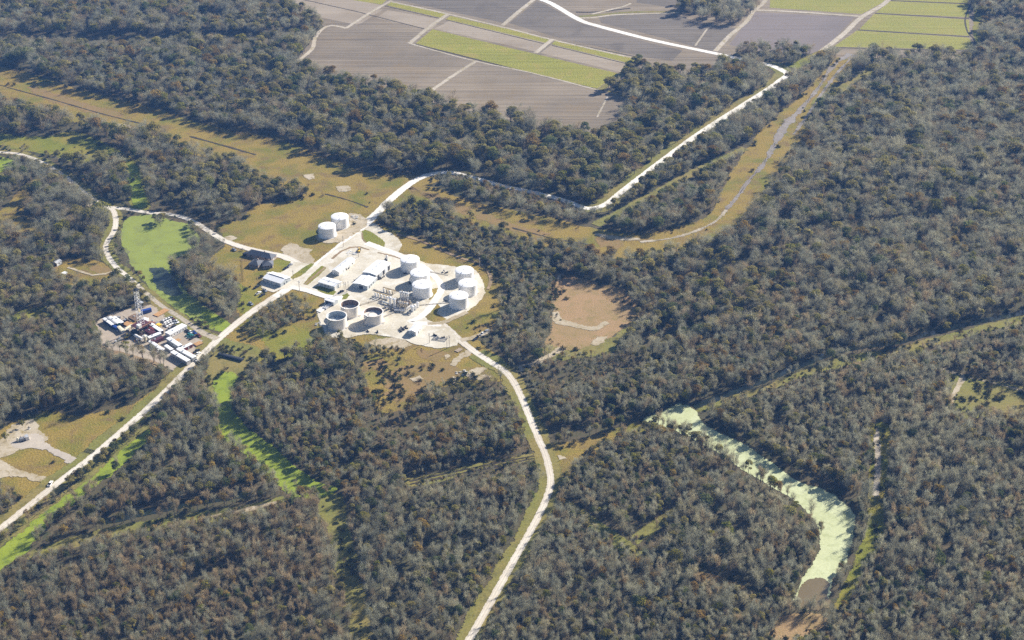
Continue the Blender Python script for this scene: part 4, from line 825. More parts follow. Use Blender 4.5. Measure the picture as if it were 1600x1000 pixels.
closed_tank('storage_tank', 'front white tank of the pair beside the road, casting its shadow on grass', base_at(510.4, 374, 27.2), 7.6, 9.4, 'pair of white tanks by the road', -2.6)
closed_tank('storage_tank', 'rear white tank of the pair beside the road, next to rubble', base_at(530, 359.5, 28), 7.6, 9.6, 'pair of white tanks by the road', -1.4)
closed_tank('storage_tank', 'rearmost white tank of the middle three, beside the large metal building', base_at(640, 427, 29.8), 7.9, 9.3, 'middle row of white tanks', -2.0)
closed_tank('storage_tank', 'middle white tank of the middle three, half hidden by the front one', base_at(655.5, 448.5, 30), 7.9, 9.3, 'middle row of white tanks', -2.4)
closed_tank('storage_tank', 'front white tank of the middle three, beside the tall process vessels', base_at(659, 468, 30.4), 7.9, 9.6, 'middle row of white tanks', -2.7)
closed_tank('storage_tank', 'rearmost white tank of the right hand three, inside the curved berm', base_at(725.4, 444.5, 29), 7.5, 9.4, 'right hand white tanks', -1.9)
closed_tank('storage_tank', 'middle white tank of the right hand three, nearest the curved berm', base_at(730.5, 465, 29), 7.5, 9.4, 'right hand white tanks', -2.2)
closed_tank('storage_tank', 'front white tank of the right hand three, its dark shadow on the grass', base_at(716.5, 485, 29), 7.5, 9.6, 'right hand white tanks', -2.8)
def open_tank(name, label, loc, r, h, group, inner, floor_z, floor_mat, outer):
    t = thing(name, label, 'open tank', loc, 0, group)
    MB().lathe([(r+1.2, 0.0), (r+1.2, 0.3), (r, 0.31)], 40).part('foundation_ring', 'concrete', t)
    MB().lathe([(r, 0.3), (r, h)], 48, closed=False).part('shell', outer, t, True)
    MB().lathe([(r-0.12, h), (r-0.12, 0.4)], 48, closed=False).part('inner_wall', inner, t, True)
    MB().lathe([(r-0.3, h-0.02), (r-0.3, h+0.12), (r+0.55, h+0.12), (r+0.55, h-0.05), (r+0.02, h-0.4)], 48, closed=False).part('rim_walkway', outer, t)
    f = MB().lathe([(r-0.3, floor_z-0.3), (r-0.3, floor_z), (r*0.6, floor_z+0.05), (0.05, floor_z+0.1)], 48).part('floating_roof', floor_mat, t)
    MB().lathe([(r*0.55, floor_z+0.11), (r*0.55, floor_z+0.35), (r*0.5, floor_z+0.35), (r*0.5, floor_z+0.12)], 36, closed=False).part('pontoon_ring', 'grey_steel', f)
    for k in range(24):
        a = 2*math.pi*k/24; MB().box(-0.06, 0.06, -0.06, 0.06, h+0.12, h+0.75) if False else None
    st = MB().tube([((r+0.6)*math.cos(-2.9+0.05*k), (r+0.6)*math.sin(-2.9+0.05*k), 0.3+(h-0.3)*k/18) for k in range(19)], 0.28, 4).part('stair', 'galv_steel', t)
    MB().tube([((r-0.1)*math.cos(-0.4), (r-0.1)*math.sin(-0.4), 0.9), ((r+2.2)*math.cos(-0.4), (r+2.2)*math.sin(-0.4), 0.9)], 0.2, 8).part('outlet_pipe', 'beige_paint', t)
OG = 'open topped tanks'
open_tank('open_tank', 'open topped tank with bluish inside, nearest the marsh grass', base_at(525.4, 517.5, 30.8), 7.6, 9.4, OG, 'pale_inner', 5.2, 'pale_inner', 'tank_cream')
open_tank('open_tank', 'rear open topped tank with rusty inner wall and stained floor', base_at(546, 498.5, 29.5), 7.3, 9.2, OG, 'rust_inner', 5.0, 'floating_roof', 'tank_cream')
open_tank('open_tank', 'open topped tank with rusty inner wall, nearest the process vessels', base_at(582.7, 509.8, 30.3), 7.5, 8.6, OG, 'rust_inner', 6.0, 'floating_roof', 'tank_cream')

# ------------------------------------------------------------------ buildings
def frame(p, q, z=0.0):
    """origin at ground pixel p with x running to ground pixel q"""
    a = G(*p); return Vector((a.x, a.y, 0)), yaw(p, q), gdist(p, q)
def shed(name, label, p, q, width, ze, zr, roof, wall, cat='building', doors=(), windows=(), group=None, ribs=True, vents=0, side=1):
    """gabled hall: ground corner p, ridge runs along p->q, depth `width` to the left (side 1) or right (-1) of it"""
    o, rz, L = frame(p, q); t = thing(name, label, cat, o, rz, group)
    y0, y1 = (0, width) if side > 0 else (-width, 0)
    MB().box(-0.4, L+0.4, y0-0.4, y1+0.4, 0.0, 0.15).part('slab', 'concrete', t)
    w = MB().walls_gable(0, L, y0, y1, ze, zr-0.16).part('wall', wall, t)
    r = MB().gable(0, L, y0, y1, ze+0.12, zr+0.05, 0.35, 0.14).part('roof', roof, t)
    if ribs:
        m = MB()
        for k in range(1, max(2, int(L/1.2))):
            x = L*k/int(max(2, L/1.2))
            ym = (y0+y1)/2
            for ya in (y0-0.3, y1+0.3): m.add([(x-0.04, ya, ze+0.13), (x+0.04, ya, ze+0.13), (x+0.04, ym, zr+0.1), (x-0.04, ym, zr+0.1)], [(0, 1, 2, 3)])
        m.part('roof_rib', roof, r)
    MB().box(-0.3, L+0.3, (y0+y1)/2-0.25, (y0+y1)/2+0.25, zr+0.02, zr+0.14).part('ridge_cap', roof, r)
    for k in range(vents): MB().lathe([(0.35, zr), (0.35, zr+0.6), (0.5, zr+0.6), (0.5, zr+0.75)], 10, L*(k+1)/(vents+1), (y0+y1)/2).part('roof_vent', 'galv_steel', r)
    for (face, s, wd, z0, z1, mt) in doors:
        m = MB()
        if face == 'front': m.box(s, s+wd, y0-0.06, y0+0.02, z0, z1)
        elif face == 'back': m.box(s, s+wd, y1-0.02, y1+0.06, z0, z1)
        elif face == 'start': m.box(-0.06, 0.02, y0+s, y0+s+wd, z0, z1)
        else: m.box(L-0.02, L+0.06, y0+s, y0+s+wd, z0, z1)
        d = m.part('door', mt, w)
    for (face, s, wd, z0, z1) in windows:
        m = MB()
        if face == 'front': m.box(s, s+wd, y0-0.05, y0+0.02, z0, z1)
        elif face == 'start': m.box(-0.05, 0.02, y0+s, y0+s+wd, z0, z1)
        else: m.box(L-0.02, L+0.05, y0+s, y0+s+wd, z0, z1)
        m.part('window', 'dark_glass', w)
    return t, L
shed('long_shed', 'long narrow white shed with pitched roof in the middle of the pad', (530.2, 431.2), (555, 411.5), 7.0, 3.6, 5.0, 'white_roof', 'white_wall', doors=[('start', 2, 3, 0.15, 3, 'grey_wall'), ('front', 6, 1.2, 0.15, 2.3, 'grey_wall'), ('front', 16, 1.2, 0.15, 2.3, 'grey_wall')], windows=[('front', 10, 1.5, 1.2, 2.2), ('front', 20, 1.5, 1.2, 2.2)], vents=2)
shed('white_workshop', 'low white workshop beside the green lawn strip inside the plant', (497.8, 446.5), (523.2, 454), 9.5, 3.6, 4.5, 'white_roof', 'white_wall', doors=[('front', 2, 2.4, 0.15, 2.8, 'grey_wall'), ('end', 3, 3, 0.15, 3, 'grey_wall')], windows=[('front', 6, 1.4, 1.1, 2.2), ('front', 9, 1.4, 1.1, 2.2)], vents=1)
tb, L = shed('metal_hall', 'largest white metal hall with open bays, behind the lower annex', (588.7, 438.8), (611, 419.8), 13.0, 5.2, 6.2, 'white_roof', 'white_wall', vents=3)
for k in range(5): MB().box(1.2+k*(L-2)/5, 1.2+k*(L-2)/5+(L-2)/5-1.1, -0.07, 0.02, 0.15, 4.2).part('bay_panel', ('dark_steel', 'grey_wall', 'dark_steel', 'white_roof', 'dark_steel')[k], tb)  # dark panels paint the shade inside open bays; grey and white ones are closed
tb, L = shed('annex_hall', 'lower white annex joined to the front of the largest metal hall', (574.2, 453.8), (588.2, 440.4), 13.0, 4.0, 4.9, 'white_roof', 'grey_wall', doors=[('start', 4, 3.5, 0.15, 3.2, 'dark_steel'), ('front', 3, 1.2, 0.15, 2.4, 'dark_steel')], windows=[('front', 6, 1.5, 1.2, 2.3), ('front', 10, 1.5, 1.2, 2.3)], vents=1)
shed('pump_shelter', 'small white open fronted shelter next to the rear open tank', (508.0, 474.5), (521.5, 478.5), 6.0, 3.6, 4.2, 'white_roof', 'grey_wall', doors=[('front', 0.8, 5, 0.15, 2.9, 'dark_steel')])  # the dark front panel paints the shade under the open front
tb, L = shed('office_building', 'white roofed office with dark ridge slot beside the road junction', (411.5, 440.5), (438.8, 449.2), 12.5, 3.6, 5.2, 'white_roof', 'grey_wall', doors=[('front', 1.5, 2.6, 0.15, 2.6, 'white_wall'), ('front', 5.5, 2.6, 0.15, 2.6, 'white_wall'), ('front', 9.5, 2.6, 0.15, 2.6, 'white_wall'), ('end', 4, 1.2, 0.15, 2.3, 'dark_steel')], windows=[('end', 7, 1.5, 1.1, 2.2)])
MB().box(1.5, L-1.5, 6.25-0.35, 6.25+0.35, 5.27, 5.42).part('ridge_vent', 'dark_steel', tb)
shed('small_shed', 'small white shed alone at the south end of the pad', (650.0, 525.6), (659.2, 514.8), 6.0, 3.8, 4.8, 'white_roof', 'white_wall', doors=[('start', 1.5, 3, 0.15, 3, 'grey_wall'), ('front', 4, 1.2, 0.15, 2.3, 'dark_steel')], windows=[('front', 7, 1.4, 1.2, 2.2)])
shed('cabin', 'small pale metal roofed cabin at the wood edge of the left clearing', (89.5, 416.0), (97, 411.5), 4.5, 2.6, 3.5, 'galv_steel', 'white_wall', doors=[('start', 1.5, 1.1, 0.15, 2.1, 'brown_wood')], windows=[('front', 2, 1.2, 1.0, 2.0)])
shed('garden_shed', 'tiny white roofed hut below the cabin in the left clearing', (99.8, 432.6), (105.5, 430.0), 3.6, 2.2, 2.8, 'white_roof', 'white_wall', doors=[('start', 1, 1.0, 0.15, 1.9, 'grey_wall')])
def house(name, label, p, q, width, ze, zr, group=None):
    o, rz, L = frame(p, q); t = thing(name, label, 'house', o, rz, group)
    MB().box(-0.2, L+0.2, -0.2, width+0.2, 0.0, 0.3).part('slab', 'concrete', t)
    w = MB().box(0, L, 0, width, 0.2, ze).part('wall', 'brick_wall', t)
    r = MB().hip(-0.7, L+0.7, -0.7, width+0.7, ze+0.02, zr).part('roof', 'dark_roof', t)
    MB().box(L*0.6, L*0.6+0.8, width*0.6, width*0.6+0.8, zr-1.6, zr+0.5).part('chimney', 'brick_wall', r)
    for k in range(3): MB().box(L*(0.15+0.3*k), L*(0.15+0.3*k)+1.3, -0.05, 0.02, 1.2, 2.3).part('window', 'dark_glass', w)
    MB().box(L-0.02, L+0.05, width*0.4, width*0.4+1.0, 0.3, 2.3).part('door', 'white_wall', w)
    return t
house('house', 'long dark hip roofed house lying along the gravel road', (385.5, 400.5), (424, 409), 8.0, 2.8, 5.4)
house('house', 'dark hip roofed house left of two, in front of the long one', (389.5, 417.0), (403.5, 419.5), 9.0, 2.8, 5.6)
house('house', 'dark hip roofed house with white path, right of two below the long one', (411.5, 420.0), (426.5, 419.0), 8.0, 2.8, 5.4)
# ------------------------------------------------------------------ process vessels
def vessel(name, label, px, d, h, mat, skirt='ochre_paint', group=None, cat='process vessel', ladder=True):
    p = G(*px); t = thing(name, label, cat, p, random.uniform(0, 6), group); r = d/2
    MB().lathe([(r*0.9, 0), (r*0.9, 0.5)], 16).part('skirt', skirt, t)
    MB().lathe([(r, 0.5), (r, h-0.35*r), (r*0.8, h-0.12*r), (r*0.4, h), (0.03, h+0.02)], 16).part('shell', mat, t, False)
    MB().tube([(r*0.3, 0, h), (r*0.3, 0, h+0.9), (r+0.35, 0, h+0.9), (r+0.35, 0, 0.4)], 0.11, 6).part('vent_pipe', skirt, t)
    if ladder and h > 5:
        m = MB()
        for s in (-0.25, 0.25): m.tube([(-r-0.2, s, 0.3), (-r-0.2, s, h+0.8)], 0.04, 4)
        m.part('ladder', 'galv_steel', t)
        MB().lathe([(r+0.1, h-0.6), (r+0.9, h-0.6), (r+0.9, h-0.5), (r+0.1, h-0.5)], 12, closed=False).part('platform', 'galv_steel', t)
    return t
for k, px in enumerate(((587, 464), (591.2, 465.2), (596, 466.6), (600.8, 467.9), (605, 469.3))):
    vessel('separator_vessel', '%s short white vessel from the left in the front row with ochre bases' % ('first', 'second', 'third', 'fourth', 'fifth')[k], px, 1.6, 3.8, 'tank_white', group='front row of short vessels')
for k, px in enumerate(((600, 457), (604.5, 458.2), (609, 459.6), (613.5, 461))):
    vessel('separator_vessel', '%s ochre stained short vessel from the left in the rear row' % ('first', 'second', 'third', 'fourth')[k], px, 1.5, 3.6, 'beige_paint' if k % 2 else 'tank_white', 'ochre_paint', group='rear row of short vessels')
for k, px in enumerate(((610.2, 478), (616.6, 480.2))):
    vessel('treater_vessel', '%s tall white treater vessel in front of the brown piping' % ('left', 'right')[k], px, 2.0, 8.2, 'tank_white', 'beige_paint', group='pair of treaters')
for k, px in enumerate(((627, 470), (630.6, 470.6), (634, 471.2), (637.3, 472))):
    vessel('treater_vessel', '%s of four tall white columns beside the front middle tank' % ('first', 'second', 'third', 'fourth')[k], px, 1.7, 8.6, 'tank_white', 'beige_paint', group='four tall columns')
for k, px in enumerate(((625, 479.5), (628.5, 481), (632, 481.4), (635.5, 482))):
    vessel('separator_vessel', '%s beige brown vessel below the four tall columns' % ('first', 'second', 'third', 'fourth')[k], px, 1.3, 5.4, 'beige_paint', 'ochre_paint', group='beige vessels')
for k, px in enumerate(((644.5, 487), (648.5, 484), (652.5, 480.5))):
    vessel('separator_vessel', '%s stout white vessel right of the piping, next to the pad road' % ('front', 'middle', 'rear')[k], px, 2.2, (5.2, 4.6, 5.0)[k], 'tank_white', 'galv_steel', group='stout white vessels')
def hvessel(name, label, p, q, d, mat, group=None, cat='process vessel'):
    o, rz, L = frame(p, q); t = thing(name, label, cat, o, rz, group); r = d/2; z = r+0.7
    MB().tube([(0, 0, z), (0.25, 0, z), (L-0.25, 0, z), (L, 0, z)], r, 14).part('shell', mat, t)
    for x in (L*0.2, L*0.8): MB().box(x-0.2, x+0.2, -r*0.8, r*0.8, 0, z-r*0.5).part('saddle', 'grey_steel', t)
    MB().tube([(L*0.5, 0, z+r-0.1), (L*0.5, 0, z+r+0.7), (L*0.7, 0, z+r+0.7)], 0.12, 6).part('nozzle', 'beige_paint', t)
    return t
hvessel('horizontal_vessel', 'upper grey horizontal vessel at the front of the process area', (615, 484.0), (632, 485.2), 1.7, 'grey_steel', 'horizontal vessels')
hvessel('horizontal_vessel', 'lower grey horizontal vessel at the front of the process area', (616, 487.2), (633, 488.2), 1.5, 'galv_steel', 'horizontal vessels')
hvessel('horizontal_vessel', 'pale teal horizontal vessel lying in the shadow of short vessels', (598, 474.0), (607.5, 477.2), 1.5, 'pale_inner')
def rack(name, label, p, q, n, z, span, mat, cat='pipe rack'):
    o, rz, L = frame(p, q); t = thing(name, label, cat, o, rz)
    for k in range(n): MB().tube([(0, k*span, z+0.12*(k % 2)), (L, k*span, z+0.12*(k % 2))], 0.13, 6).part('pipe', mat[k % len(mat)], t)
    for x in np.linspace(0.5, L-0.5, max(2, int(L/4))):
        MB().box(x-0.1, x+0.1, -0.3, (n-1)*span+0.3, z-0.3, z-0.14).part('cross_beam', 'dark_steel', t)
        for y in (-0.2, (n-1)*span+0.2): MB().box(x-0.09, x+0.09, y-0.09, y+0.09, 0, z-0.3).part('post', 'dark_steel', t)
rack('pipe_rack', 'ochre pipe rack running behind the front row of short vessels', (586, 461.5), (609, 467.5), 4, 2.4, 0.55, ['ochre_paint', 'beige_paint'])
rack('pipe_rack', 'ochre pipe rack behind the rear row of short vessels', (598, 454.2), (618, 459.5), 4, 2.6, 0.5, ['ochre_paint', 'brown_wood'])
rack('pipe_rack', 'brown pipe rack between the tall treaters and the white columns', (618, 476), (640, 479.5), 5, 3.2, 0.6, ['brown_wood', 'beige_paint', 'red_paint'])
rack('pipe_rack', 'white pipe rack slanting towards the stout vessels', (636, 488.2), (646, 480), 3, 3.0, 0.6, ['tank_white', 'galv_steel'])
rack('pipe_rack', 'low dark pipe run from the annex to the vessels', (583, 453.5), (596, 458.5), 3, 0.7, 0.5, ['dark_steel', 'grey_steel'])
rack('pipe_rack', 'low pipe run between the middle tank row and the columns', (640, 470), (652, 466), 3, 0.8, 0.5, ['beige_paint', 'grey_steel'])
# ------------------------------------------------------------------ pumps, skids and yard clutter
def pump_proto():
    t = thing('pump_unit', '', 'pump', (0, 0, 0))
    MB().box(-1.6, 1.6, -0.7, 0.7, 0, 0.25).part('skid', 'dark_steel', t)
    MB().tube([(-1.3, 0, 0.8), (0.1, 0, 0.8)], 0.5, 10).part('motor', 'black_paint', t)
    MB().lathe([(0.65, 0.25), (0.65, 0.9), (0.4, 1.5), (0.2, 1.6)], 12, 0.85, 0).part('pump_housing', 'dark_steel', t)
    MB().tube([(0.85, 0, 1.5), (0.85, 0, 2.0), (1.6, 0, 2.0), (1.6, 0, 0.2)], 0.12, 6).part('discharge_pipe', 'grey_steel', t)
    return t
pu = pump_proto(); first = True
PUMPS = [((555.5, 440.5), 'front dark pump beside the annex wall'), ((559, 437.5), 'second dark pump beside the annex wall'), ((564.5, 432.5), 'third dark pump beside the annex wall'), ((569, 428.5), 'rear dark pump beside the annex wall'),
         ((541, 421.5), 'left black pump beside the long shed'), ((545, 419.5), 'right black pump beside the long shed'), ((591, 437.5), 'left dark pump by the hall bays'), ((595, 435.8), 'middle dark pump by the hall bays'), ((599, 433.5), 'right dark pump by the hall bays'),
         ((625, 515.5), 'rear left pump of six on the south pad'), ((628.5, 514), 'rear middle pump of six on the south pad'), ((633, 512), 'rear right pump of six on the south pad'), ((627, 518), 'front left pump of six on the south pad'), ((630.5, 516), 'front middle pump of six on the south pad'), ((635.5, 513.8), 'front right pump of six on the south pad'),
         ((693, 425.5), 'left dark pump on the sand between the tank groups'), ((697.5, 427), 'right dark pump on the sand between the tank groups'), ((633, 428.5), 'dark pump at the foot of the rearmost middle tank'), ((641, 444), 'dark pump in the shadow of the middle row tank'), ((697, 471), 'dark pump left of the front right hand tank'), ((575, 518.8), 'dark valve skid at the pad edge below the open tank'), ((590, 519.8), 'second dark valve skid at the pad edge below the open tank'),
         ((680, 525), 'left pump of the piping yard beside the exit road'), ((684, 529.5), 'front pump of the piping yard beside the exit road'), ((692, 528.5), 'right pump of the piping yard beside the exit road'), ((603, 407), 'small pump beside the upright tank behind the hall')]
for k, (px, lb) in enumerate(PUMPS):
    rz = random.uniform(0, 3.1); s = random.uniform(0.85, 1.15)
    if first: pu.location = G(*px); pu.rotation_euler = (0, 0, rz); pu['label'] = lb; pu['group'] = 'dark pump units'; first = False
    else: dup(pu, lb, G(*px), rz, s, 'dark pump units')
vessel('upright_tank', 'slim white upright tank behind the largest metal hall', (604.5, 406.8), 1.9, 4.8, 'tank_white', 'dark_steel', cat='upright tank')
# white slab with a rank of cylinders beside the pump shelter
o, rz, L = frame((494.5, 487), (508, 477.5)); t = thing('loading_platform', 'low white slab with a row of white drums beside the pump shelter', 'platform', o, rz)
MB().box(0, L*0.75, -4.2, 0, 0, 0.8).part('slab', 'white_wall', t)
for k in range(6): MB().tube([(L*0.55+k*1.5, -5.2, 1.0), (L*0.55+k*1.5, -1.4, 1.0)], 0.42, 10).part('drum', 'tank_white', t)
MB().box(L*0.55-0.5, L*0.55+8.2, -5.0, -4.6, 0, 0.55).part('rail', 'dark_steel', t); MB().box(L*0.55-0.5, L*0.55+8.2, -2.2, -1.8, 0, 0.55).part('rail', 'dark_steel', t)
# poles
def pole(label, px, h, cross=True, lamp=False):
    t = thing('utility_pole' if not lamp else 'lamp_post', label, 'pole', G(*px), random.uniform(0, 3), 'poles round the plant')
    MB().tube([(0, 0, -0.3), (0, 0, h)], 0.2, 8, 0.12).part('pole', 'weathered_wood' if not lamp else 'galv_steel', t)
    if cross: MB().box(-1.2, 1.2, -0.08, 0.08, h-0.9, h-0.75).part('crossarm', 'weathered_wood', t)
    if cross: MB().lathe([(0.25, h-2.4), (0.25, h-1.4)], 10, 0.4, 0).part('transformer', 'galv_steel', t)
    if lamp: MB().box(-0.5, 0.5, -0.2, 0.2, h, h+0.25).part('lamp_head', 'galv_steel', t)
for px, h, c, l, lb in (((536.5, 386), 11, True, False, 'pole beside the road below the rear tank of the pair'), ((458.5, 437), 9, True, False, 'pole in the grass strip by the road junction'), ((541, 458), 10, True, False, 'left pole by the annex end'), ((538, 456), 9, True, False, 'pole between the workshop and annex'), ((544.5, 455), 9.5, True, False, 'right pole by the annex end'), ((749.5, 417), 8, False, True, 'lamp post on the berm behind the right hand tanks'), ((698.5, 545), 11, True, False, 'left pole of two at the piping yard'), ((702, 543), 11, True, False, 'right pole of two at the piping yard'), ((671, 536), 9, True, False, 'pole at the left end of the piping yard'), ((468, 455), 10, True, False, 'pole beside the road left of the workshop'), ((560, 402), 10, True, False, 'pole near the excavator in the dirt arc'), ((532, 449), 8, False, True, 'lamp post at the workshop corner'), ((376, 440), 8, True, False, 'pole on the lawn left of the office')):
    pole(lb, px, h, c, l)
# fences
def fence(name, label, p, q, n, mat, h=1.2):
    o, rz, L = frame(p, q); t = thing(name, label, 'fence', o, rz)
    for k in range(n): MB().box(L*k/(n-1)-0.09, L*k/(n-1)+0.09, -0.09, 0.09, 0, h).part('post', mat, t)
    for z in (h*0.45, h*0.9): MB().box(0, L, -0.03, 0.03, z-0.05, z+0.05).part('rail', mat, t)
fence('fence', 'pale post fence running down the lawn left of the houses', (378, 406), (381, 440), 16, 'weathered_wood')
fence('fence', 'pale fence from the gravel road down to the wood left of the houses', (353, 381), (336, 394), 9, 'weathered_wood')
fence('fence', 'yellowish rail fence along the verge right of the gravel road', (423, 475), (404, 494), 10, 'cream_paint', 0.9)

# more pipework and small units between the vessels
for k, px in enumerate(((619.5, 473.5), (622.5, 474.8), (640.5, 476.5), (642.8, 479.5))):
    vessel('knockout_drum', '%s slim beige drum standing among the brown piping' % ('first', 'second', 'third', 'fourth')[k], px, 1.1, 4.2, 'beige_paint', 'brown_wood', group='slim beige drums')
for k, (px, mt) in enumerate((((593, 472.5), 'grey_steel'), ((600.5, 480.5), 'galv_steel'), ((606, 482.5), 'grey_steel'), ((611, 485.8), 'dark_steel'), ((637.5, 491.2), 'grey_steel'))):
    hv = hvessel('horizontal_vessel', '%s small skid drum in the shaded front of the process area' % ('first', 'second', 'third', 'fourth', 'fifth')[k], px, (px[0]+4.5, px[1]+1.2), 1.1, mt, 'small skid drums')
rack('pipe_rack', 'pipe run from the rear open tank to the short vessels', (563, 478), (590, 470), 3, 0.8, 0.45, ['beige_paint', 'grey_steel'])
rack('pipe_rack', 'pipe run between the nearest open tank and the vessels', (599, 497), (616, 489.5), 4, 0.9, 0.45, ['grey_steel', 'beige_paint'])
rack('pipe_rack', 'pipe run from the columns to the right hand tanks', (655, 478), (700, 474), 2, 0.6, 0.5, ['beige_paint', 'galv_steel'])
rack('pipe_rack', 'pipe yard manifold beside the exit road', (676, 531), (697, 534), 5, 1.2, 0.7, ['galv_steel', 'grey_steel', 'dark_steel'])
rack('pipe_rack', 'pipe run behind the middle tanks towards the berm', (664, 424), (700, 431), 2, 0.6, 0.5, ['beige_paint', 'grey_steel'])
# ------------------------------------------------------------------ drilling rig site
def bar(m, a, b, w): m.tube([a, b], w, 4)
t = thing('drilling_rig', 'tall white lattice drilling derrick on its dark substructure', 'drilling rig', G(222, 517), yaw((222, 517), (240, 508)))
z0 = 6.0; HT = 36.0; w0, w1 = 1.9, 1.2
def leg_at(sx, sy, z): f = (z-z0)/(HT-z0); w = w0+(w1-w0)*f; return (sx*w, sy*w, z)
for sx in (-1, 1):
    for sy in (-1, 1): m = MB(); bar(m, leg_at(sx, sy, z0), leg_at(sx, sy, HT), 0.17); m.part('mast_leg', 'tank_white', t)
NB = 11
for k in range(NB):
    za = z0+(HT-z0)*k/NB; zb = z0+(HT-z0)*(k+1)/NB
    for (a, b) in (((-1, -1), (1, -1)), ((1, -1), (1, 1)), ((1, 1), (-1, 1)), ((-1, 1), (-1, -1))):
        m = MB(); bar(m, leg_at(*a, zb), leg_at(*b, zb), 0.10)
        c, d = (a, b) if k % 2 else (b, a)
        bar(m, leg_at(*c, za), leg_at(*d, zb), 0.10); m.part('brace', 'tank_white', t)
MB().box(-1.9, 1.9, -1.9, 1.9, HT, HT+0.5).part('crown_block', 'dark_steel', t)
MB().box(-1.0, 1.0, -1.0, 1.0, HT+0.5, HT+1.4, 0.2).part('crown_sheave', 'dark_steel', t)
MB().box(1.9, 4.2, -1.8, 1.8, 24.0, 24.25).part('monkey_board', 'galv_steel', t)
MB().box(-0.6, 0.6, -0.6, 0.6, 17.5, 19.5, 0.15).part('travelling_block', 'yellow_paint', t)
df = MB().box(-6, 6, -5, 5, 5.4, 6.0).part('drill_floor', 'maroon_paint', t)
MB().box(-5.6, -2.8, -4.6, -1.4, 6.0, 8.6).part('doghouse', 'white_wall', df)
m = MB()
for x in (-5.6, -2, 2, 5.6):
    for y in (-4.6, 4.6): bar(m, (x, y, 0), (x, y, 5.4), 0.3)
    bar(m, (x, -4.6, 0.3), (x, 4.6, 5.0), 0.18)
m.part('substructure', 'dark_steel', t)
MB().add([(6, -1.2, 5.6), (6, 1.2, 5.6), (14, 1.2, 1.2), (14, -1.2, 1.2), (6, -1.2, 5.3), (6, 1.2, 5.3), (14, 1.2, 0.9), (14, -1.2, 0.9)], [(0, 1, 2, 3), (7, 6, 5, 4), (0, 4, 5, 1), (1, 5, 6, 2), (2, 6, 7, 3), (3, 7, 4, 0)]).part('pipe_ramp', 'red_paint', t)
m = MB(); bar(m, (-6, 5, 6.0), (-6, 5, 7.1), 0.06)
for y in (-5, 5): bar(m, (-6, y, 7.0), (6, y, 7.0), 0.07)
m.part('floor_railing', 'yellow_paint', t)

def trailer(name, label, p, q, w, h, roof, side, group='site trailers', cat='trailer', skirt=0.5, windows=3, doors=1, over=0.12):
    """box unit: ground pixels p -> q along its front (viewer side) bottom edge"""
    o, rz, L = frame(p, q); t = thing(name, label, cat, o, rz, group)
    for x in (0.4, L-1.2): MB().box(x, x+0.8, 0.3, w-0.3, 0, skirt).part('skid', 'dark_steel', t)
    b = MB().box(0, L, 0, w, skirt, h).part('body', side, t)
    r = MB().gable(0, L, 0, w, h+0.1, h+0.32, over, 0.1).part('roof', roof, t)
    for k in range(windows): x = L*(k+0.5)/windows; MB().box(x-0.5, x+0.5, -0.04, 0.02, skirt+1.0, skirt+1.8).part('window', 'dark_glass', b)
    for k in range(doors): x = L*(k+1)/(doors+1)+0.9; MB().box(x-0.45, x+0.45, -0.05, 0.02, skirt+0.1, skirt+2.0).part('door', 'grey_wall', b)
    if L > 9: MB().box(L*0.3, L*0.3+1.1, w*0.5-0.5, w*0.5+0.5, h+0.2, h+0.85).part('air_conditioner', 'galv_steel', r)
    return t
trailer('long_trailer', 'nearest long white trailer of the pair beside the road, shadow at its foot', (267, 556.5), (292.5, 571.5), 3.4, 3.5, 'white_roof', 'galv_steel')
trailer('long_trailer', 'second long white trailer of the pair beside the road', (276, 551.5), (302, 566), 3.4, 3.5, 'white_roof', 'galv_steel')
trailer('long_trailer', 'white trailer with grey side in the middle of the rig site', (260.5, 535), (279.5, 547.5), 3.4, 3.5, 'white_roof', 'grey_wall')
trailer('red_sided_trailer', 'white roofed trailer with a red side near the mat stack', (286, 550.8), (301.5, 543.2), 3.0, 3.2, 'white_roof', 'red_paint')
trailer('wide_unit', 'largest white roofed unit on the rig site, beside the parked trucks', (266.5, 529), (293, 514.8), 5.8, 3.4, 'white_roof', 'white_wall', windows=6)
trailer('mud_tank', 'long white topped mud tank with dark side behind the derrick', (231.5, 511.5), (251.0, 524.5), 3.0, 3.4, 'white_roof', 'dark_steel', 'mud tanks', 'mud tank', windows=0, doors=0)
tb = trailer('maroon_unit', 'white and maroon pump unit left of the grey sided trailer', (239, 540.2), (256.5, 532.5), 3.6, 3.0, 'maroon_paint', 'maroon_paint', 'mud tanks', 'mud tank', windows=0, doors=0)
trailer('white_unit', 'short white unit just behind the maroon one', (234.5, 533.5), (253, 526.0), 3.2, 2.9, 'white_roof', 'white_wall', windows=0, doors=1)
trailer('small_trailer', 'slim white trailer left of the maroon unit', (232.5, 538.2), (243.5, 546), 2.4, 2.9, 'white_roof', 'galv_steel', windows=2)
trailer('small_trailer', 'low white flat unit at the front edge of the rig site', (243.5, 545.5), (254, 551), 2.6, 1.9, 'white_roof', 'white_wall', windows=0, doors=0)
trailer('small_trailer', 'small white trailer in front of the grey sided one', (257, 545), (267, 552), 2.6, 2.6, 'white_roof', 'white_wall', windows=0, doors=1)
for k, (p, q, rf) in enumerate((((161, 503.5), (175, 514), 'white_roof'), ((165, 502), (179, 512.5), 'grey_steel'), ((170, 501.2), (184, 511.5), 'white_roof'), ((176.5, 501.2), (190, 510.8), 'white_roof'))):
    trailer('frac_tank', '%s of four long tanks at the left edge of the rig site' % ('first', 'second', 'third', 'fourth')[k], p, q, 2.5, 3.2, rf, ('blue_paint', 'dark_steel', 'teal_paint', 'dark_steel')[k], 'long tanks at the left edge', 'frac tank', windows=0, doors=0)
